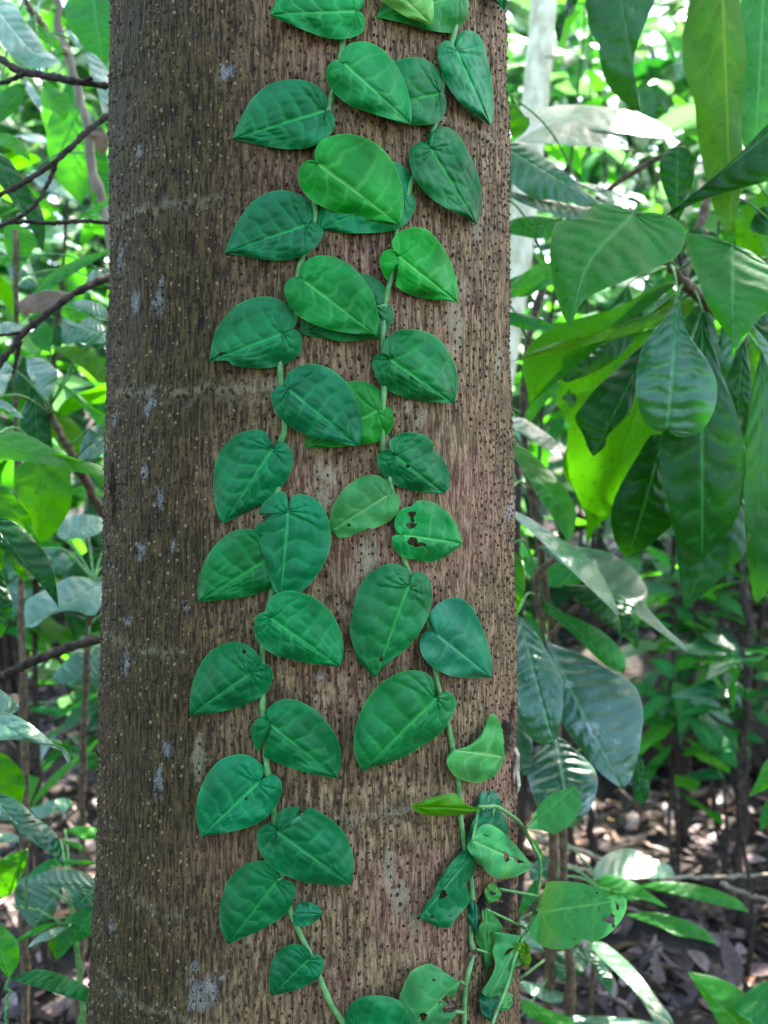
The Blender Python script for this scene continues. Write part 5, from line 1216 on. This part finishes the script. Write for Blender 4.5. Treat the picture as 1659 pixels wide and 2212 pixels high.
def proto_leaf(L, W, arch, fold, prof, mat):
    v_, f_, uv_ = leaf_blade(L, W, 30, 5, arch, fold, prof)
    g_ = np.random.default_rng(len(LEAFMESH) + 2)
    v_ = v_ + np.stack([0 * v_[:, 0], 0 * v_[:, 0], 0.004 * np.sin(v_[:, 1] * 60 + g_.random() * 6) * np.abs(v_[:, 0]) / (W / 2)], 1)
    s_ = np.abs(uv_[:, 1] - 0.5) * 2
    vein, h_ = vein_fields(uv_[:, 0] + 0.12 * (1 - s_) , s_, (uv_[:, 1] > 0.5).astype(float), mat, len(LEAFMESH) + 40)
    v_[:, 2] += h_ * 0.8
    m = bpy.data.meshes.new('leaf')
    m.from_pydata(v_.tolist(), [], f_.tolist())
    ul = m.uv_layers.new(name='UVMap')
    li = np.empty(len(m.loops), np.int32); m.loops.foreach_get('vertex_index', li)
    ul.data.foreach_set('uv', uv_.astype(np.float32)[li].ravel())
    va_ = m.attributes.new('vein', 'FLOAT', 'POINT'); va_.data.foreach_set('value', vein.astype(np.float32))
    m.polygons.foreach_set('use_smooth', np.ones(len(m.polygons), bool))
    m.materials.append(G[mat]); m.update()
    LEAFMESH.append(m)
    return m


PL = {k: [proto_leaf(0.20, 0.075, a_, f_, p_, k) for a_, f_, p_ in ((0.25, 0.15, 'ell'), (0.55, 0.25, 'lan'), (0.1, 0.1, 'obo'))] for k in ('mid', 'light', 'gloss', 'pale', 'dark', 'backlit')}


def bush(name, label, cat, group, x, y, h, nstem, nleaf, size, mats, spread=0.35, droop=0.3, stem_mat=None, seed=0, whorl=False, low=0.38):
    g_ = np.random.default_rng(seed)
    z0 = float(gz(x, y))
    t = thing(name, label, cat, (x, y, z0), group)
    per = nleaf // nstem
    for k in range(nstem):
        a0 = g_.random() * 6.28
        r = spread * h * (0.3 + 0.7 * g_.random())
        hh_ = h * (0.65 + 0.35 * g_.random()) if k else h
        q = np.linspace(0, 1, 14)
        P = np.stack([x + np.cos(a0) * r * q ** 1.4 + 0.015 * np.sin(q * 9 + k), y + np.sin(a0) * r * q ** 1.4 + 0.015 * np.cos(q * 8 + k), z0 - 0.02 + hh_ * q], 1)
        v_, f_ = tube(P, [0.004 + 0.0025 * h, 0.0025], 7, seed=seed + k, knob=0.15)
        mesh_obj('stem', v_, f_, stem_mat or M_BRANCH, t)
        for j in range(per):
            u = (0.80 + 0.2 * g_.random()) if whorl else low + (1 - low) * (j + g_.random()) / per
            p = np.array([np.interp(u, q, P[:, c]) for c in range(3)])
            an = j * 2.4 + g_.random() * 1.2
            dz = (0.35 - droop) + 0.35 * g_.standard_normal()
            d_ = np.array([math.cos(an), math.sin(an), dz])
            up_ = np.array([0.3 * g_.standard_normal(), 0.3 * g_.standard_normal(), 1.0])
            R3 = rot_frames(d_[None], up_[None])[0]
            mk = mats[g_.integers(0, len(mats))]
            me = PL[mk][g_.integers(0, 3)]
            sc_ = size / 0.20 * (0.65 + 0.6 * g_.random())
            o = bpy.data.objects.new('leaf', me)
            o.parent = t
            from mathutils import Matrix
            Mt = Matrix(((*R3[0], 0), (*R3[1], 0), (*R3[2], 0), (0, 0, 0, 1)))
            q_ = Mt.to_quaternion()
            off_ = d_ / np.linalg.norm(d_) * 0.02
            o.location = (p[0] - x + off_[0], p[1] - y + off_[1], p[2] - z0 + off_[2])
            o.rotation_mode = 'QUATERNION'; o.rotation_quaternion = q_
            o.scale = (sc_, sc_, sc_)
            col.objects.link(o)
    return t


gB = 'saplings behind the trunk'
bush('sapling', 'leafy sapling with whorled narrow leaves on a thin stem at the far right edge', 'sapling', gB, 0.90, 2.45, 0.86, 1, 18, 0.17, ['mid', 'gloss'], 0.05, 0.3, seed=1, whorl=True)
bush('sapling', 'small leafy sapling with a tuft of rounded leaves right of the glazed shrub', 'sapling', gB, 0.80, 2.75, 1.05, 2, 44, 0.17, ['mid', 'gloss', 'light'], 0.12, 0.45, seed=2, low=0.55)
bush('understorey_plant', 'leafy low plant in the shade left of the thin sapling at the right edge', 'plant', gB, 1.02, 3.0, 1.0, 3, 48, 0.18, ['mid', 'gloss', 'dark'], 0.16, 0.4, seed=12, low=0.5)
bush('understorey_plant', 'leafy low plant behind the wavy sheen-pale leaf left of the trunk', 'plant', gB, -0.80, 2.9, 1.15, 3, 54, 0.19, ['mid', 'gloss', 'pale'], 0.2, 0.35, seed=13, low=0.5)
bush('shrub', 'bright shrub of pointed leaves behind the white-lit leaves at upper right', 'shrub', gB, 0.98, 3.3, 2.7, 3, 84, 0.24, ['mid', 'gloss', 'pale', 'pale', 'light'], 0.13, 0.3, seed=3)
bush('shrub', 'sunlit shrub of narrow leaves right of the pale tree', 'shrub', gB, 1.25, 3.5, 2.9, 5, 110, 0.24, ['light', 'pale', 'gloss', 'pale'], 0.13, 0.3, seed=4)
bush('shrub', 'leafy shrub under the big drooping leaves towards the right edge', 'shrub', gB, 1.55, 3.1, 2.0, 4, 80, 0.22, ['mid', 'gloss', 'dark'], 0.14, 0.35, seed=5)
bush('shrub', 'bright green shrub behind the bare branches at upper left', 'shrub', gB, -0.95, 2.7, 2.7, 5, 105, 0.25, ['light', 'mid', 'pale', 'pale', 'backlit'], 0.12, 0.35, seed=6)
bush('shrub', 'shrub of pale shining leaves at mid height towards the left edge', 'shrub', gB, -1.20, 3.4, 2.4, 4, 90, 0.25, ['pale', 'mid', 'gloss', 'light'], 0.14, 0.35, seed=7)
bush('shrub', 'low dark shrub behind the wavy sheen-pale leaf left of the trunk', 'shrub', gB, -0.95, 4.4, 1.1, 4, 44, 0.22, ['gloss', 'mid', 'dark'], 0.2, 0.3, seed=8)
bush('shrub', 'shrub hidden for the most part behind the trunk, leaves showing at its left edge', 'shrub', gB, -0.45, 3.1, 2.6, 4, 84, 0.23, ['mid', 'light', 'gloss'], 0.14, 0.35, seed=9)
bush('shrub', 'shrub hidden for the most part behind the trunk, leaves showing at its right edge', 'shrub', gB, 0.45, 3.3, 2.8, 4, 84, 0.23, ['mid', 'light', 'pale'], 0.14, 0.35, seed=10)
for k, (x, y, h) in enumerate([(-2.1, 4.6, 3.4), (-1.2, 5.0, 3.6), (0.0, 4.8, 3.2), (1.0, 4.9, 3.4), (1.9, 4.7, 3.6), (2.5, 4.2, 2.6)]):
    bush('tall_shrub', ['tall sunlit shrub far back against the left edge', 'tall sunlit shrub far back, behind the tan stem at upper left', 'tall sunlit shrub far back, directly behind the trunk',
                        'tall sunlit shrub far back, behind the pale tree', 'tall sunlit shrub far back, behind the hanging olive leaf at upper right', 'shorter sunlit shrub far back, past the right edge'][k],
         'shrub', 'tall shrubs far back', x, y, h, 5, 110, 0.27, ['light', 'mid', 'pale', 'pale'], 0.15, 0.3, seed=20 + k)

# pale tree at the upper right
pp_ = np.stack([at(1176, -300, 3.1), at(1174, 0, 3.0), at(1158, 200, 3.0), at(1135, 420, 3.0), at(1108, 640, 3.02), at(1075, 850, 3.05), at(1030, 1100, 3.1)])
pp_ = np.vstack([pp_[0] + (pp_[0] - pp_[1]) * 3, pp_, [pp_[-1][0] - 0.03, pp_[-1][1], 0.0]])
t = thing('pale_tree', 'slender pale whitish tree trunk just right of the big trunk at the top', 'tree', (pp_[-1][0], pp_[-1][1], 0))
v_, f_ = tube(spline(pp_, 60), [0.032, 0.037, 0.042, 0.05], 16, seed=4, knob=0.03)
mesh_obj('trunk', v_, f_, M_PALEBARK, t)
# thin dark saplings, bare lower stems
for k, (px_, d_, top, r, lab) in enumerate([(1622, 2.75, 1250, 0.014, 'thin dark upright stem near the right edge, rising from the litter'),
                                           (1243, 2.9, 1500, 0.013, 'thin dark stem standing behind the glazed leaves, left one of a pair'),
                                           (1288, 2.95, 1500, 0.012, 'thin dark stem standing behind the glazed leaves, right one of a pair'),
                                           (1128, 2.5, 960, 0.010, 'thin dark stem close to the right edge of the trunk'),
                                           (42, 2.3, 1500, 0.013, 'thin dark stem near the left edge above the litter'),
                                           (80, 2.45, 1560, 0.011, 'thinner dark stem beside another near the left edge')]):
    b_ = root_at(px_, d_)
    tp = at(px_ - 6, top, d_ + 0.05)
    q = np.linspace(0, 1, 16)[:, None]
    P = np.array(b_)[None] * (1 - q) + tp[None] * q + 0.008 * rng.standard_normal((16, 3)) * np.array([1, 1, 0])
    P[0, 2] -= 0.03
    t = thing('bare_stem', lab, 'stem', b_, 'thin dark stems')
    v_, f_ = tube(P, [r, r * 0.8], 8, seed=k, knob=0.15)
    mesh_obj('stalk', v_, f_, M_BRANCH, t)
    for j in range(2):
        i_ = 8 + 4 * j
        e = P[i_] + np.array([(-1) ** j * 0.10, 0.03, 0.10])
        v_, f_ = tube(spline(np.stack([P[i_], (P[i_] + e) / 2 + [0, 0, 0.01], e]), 8), [r * 0.4, r * 0.2], 6)
        mesh_obj('twig', v_, f_, M_BRANCH, t)

# fallen log lying across the litter, and a low rock-like stump
def log(name, label, cat, A_, B_, r, seed):
    A_ = np.array(A_, float); B_ = np.array(B_, float)
    q = np.linspace(0, 1, 26)[:, None]
    P = A_ * (1 - q) + B_ * q
    P[:, 2] = gz(P[:, 0], P[:, 1]) + r * 0.72
    t = thing(name, label, cat, (P[0, 0], P[0, 1], float(gz(P[0, 0], P[0, 1]))))
    v_, f_ = tube(P, [r, r * 0.9, r * 0.8], 18, seed=seed, knob=0.18)
    v_ = v_ + (fbm(v_[:, 0] * 14 + 3, v_[:, 2] * 14 + v_[:, 1] * 9, seed, 4)[:, None] - 0.5) * r * 0.5 * np.array([0.2, 1, 1])
    mesh_obj('log_body', v_, f_, M_DARKWOOD, t)
    return t


log('fallen_log', 'dark rotting log lying across the forest floor at the right', 'log', (0.75, 4.15, 0), (2.9, 4.0, 0), 0.27, 5)
log('fallen_log', 'thin dark fallen log in the litter beside the lower left of the trunk', 'log', (-1.5, 2.6, 0), (-0.3, 2.75, 0), 0.035, 8)
# long pale sticks over the litter at the right
for k, (path, dep, lab) in enumerate([('300,590 430,620 600,680 900,800 1300,815 1750,790', [2.1, 2.3, 2.5, 2.6], 'long pale stick lying over the litter, sagging to the right edge'),
                                      ('380,735 520,760 700,810 900,815 1050,820', [2.3, 2.35, 2.4], 'short pale stick under the folded pale leaf at lower right'),
                                      ('1380,850 1500,900 1640,950 1750,1000', [2.5, 2.4, 2.35], 'thin tan stick slanting down to the right edge over the litter')]):
    q = spline(pts('RD', path), 30)
    P = at(q[:, 0], q[:, 1], np.interp(np.linspace(0, 1, 30), np.linspace(0, 1, len(dep)), dep))
    P = P + 0.002 * rng.standard_normal(P.shape)
    t = thing('fallen_stick', lab, 'stick', P[0], 'sticks over the litter')
    v_, f_ = tube(P, [0.0065, 0.005, 0.004], 7, seed=k, knob=0.2)
    mesh_obj('stick_wood', v_, f_, M_TANSTEM, t)

# far undergrowth as one mass, plus an unseen ring added to dim fill light
nF = 16000
fy = 6.0 + 6.0 * rng.random(nF)
fx = (rng.random(nF) * 2 - 1) * (0.62 * fy + 1.2)
top = 2.7 + 3.0 * fbm(fx * 0.7 + 50, fy * 0.7 + 50, 40, 3) + 0.25 * (fy - 6)
fz = gz(fx, fy) + top * rng.random(nF) ** 0.8
nR = 5000
ra = R_(-200) + R_(250) * rng.random(nR)
ra = ra[(ra < R_(-75)) | (ra > R_(20)) | (rng.random(nR) < 0.25)]; nR = len(ra)  # unseen leaves around the camera, thinned at the right to steer the light
rr_ = 3.6 + 3.0 * rng.random(nR)
fx = np.concatenate([fx, rr_ * np.cos(ra)]); fy = np.concatenate([fy, 0.5 + rr_ * np.sin(ra)])
fz = np.concatenate([fz, 3.6 * rng.random(nR)])
nF = nF + nR
a = rng.random(nF) * 6.28
d = np.stack([np.cos(a), np.sin(a), -0.3 + 0.5 * rng.standard_normal(nF)], 1)
up = np.stack([0.4 * rng.standard_normal(nF), 0.4 * rng.standard_normal(nF), np.ones(nF)], 1)
palg = 0.8 * np.array([[0.016, 0.13, 0.022], [0.035, 0.19, 0.02], [0.014, 0.10, 0.03], [0.06, 0.26, 0.04], [0.12, 0.28, 0.15], [0.010, 0.08, 0.022], [0.16, 0.32, 0.19], [0.05, 0.24, 0.05]])
tint = palg[rng.integers(0, len(palg), nF)] * (0.7 + 0.6 * rng.random((nF, 1)))
blades = [leaf_blade(1, 0.36, 5, 1, 0.3, 0.2), leaf_blade(1, 0.3, 5, 1, 0.5, 0.3, 'lan'), leaf_blade(1, 0.4, 4, 1, 0.2, 0.1, 'obo')]
o = scatter('undergrowth', pos=np.stack([fx, fy, fz], 1), d=d, up=up, blades=blades, scale=0.22 + 0.28 * rng.random(nF), tint=tint, mat=M_FAR)
o['label'] = 'sunlit mass of green forest undergrowth behind the trunk, plus unseen leaves added to block light'

# canopy of the forest overhead (unseen, shaped to shade trunk and floor, sun gaps)
nC = 38000
cx_ = (rng.random(nC) * 2 - 1) * 9; cy_ = -6 + 14.5 * rng.random(nC)
clump = fbm(cx_ * 0.55 + 20, cy_ * 0.55 + 20, 77, 3)
hole = fbm(cx_ * 3.0 + 20, cy_ * 3.0 + 20, 78, 2)
own = ((cx_ - 2.1) / 1.0) ** 2 + ((cy_ - 4.65) / 1.15) ** 2 < 1  # dense clump added on the sun's path to keep the trunk shaded
keep = (((clump > 0.53) & (hole > 0.50)) | own) & ((cy_ > 0.2) | (cx_ < -0.4 - 0.25 * (0.2 - cy_)))  # towards the camera only the left is covered, dimming the trunk's left side
cx_, cy_ = cx_[keep], cy_[keep]; nC = len(cx_)
cz_ = 6.5 + 3.0 * rng.random(nC)
a = rng.random(nC) * 6.28
d = np.stack([np.cos(a), np.sin(a), -0.3 + 0.3 * rng.standard_normal(nC)], 1)
up = np.stack([0.4 * rng.standard_normal(nC), 0.4 * rng.standard_normal(nC), np.ones(nC)], 1)
tint = palg[rng.integers(0, 3, nC)] * (0.7 + 0.6 * rng.random((nC, 1)))
o = scatter('shade_canopy', np.stack([cx_, cy_, cz_], 1), d, up, blades, 0.25 + 0.2 * rng.random(nC), tint, M_FAR)
o['label'] = 'leafy forest canopy overhead, unseen, shaped to shade the trunk'
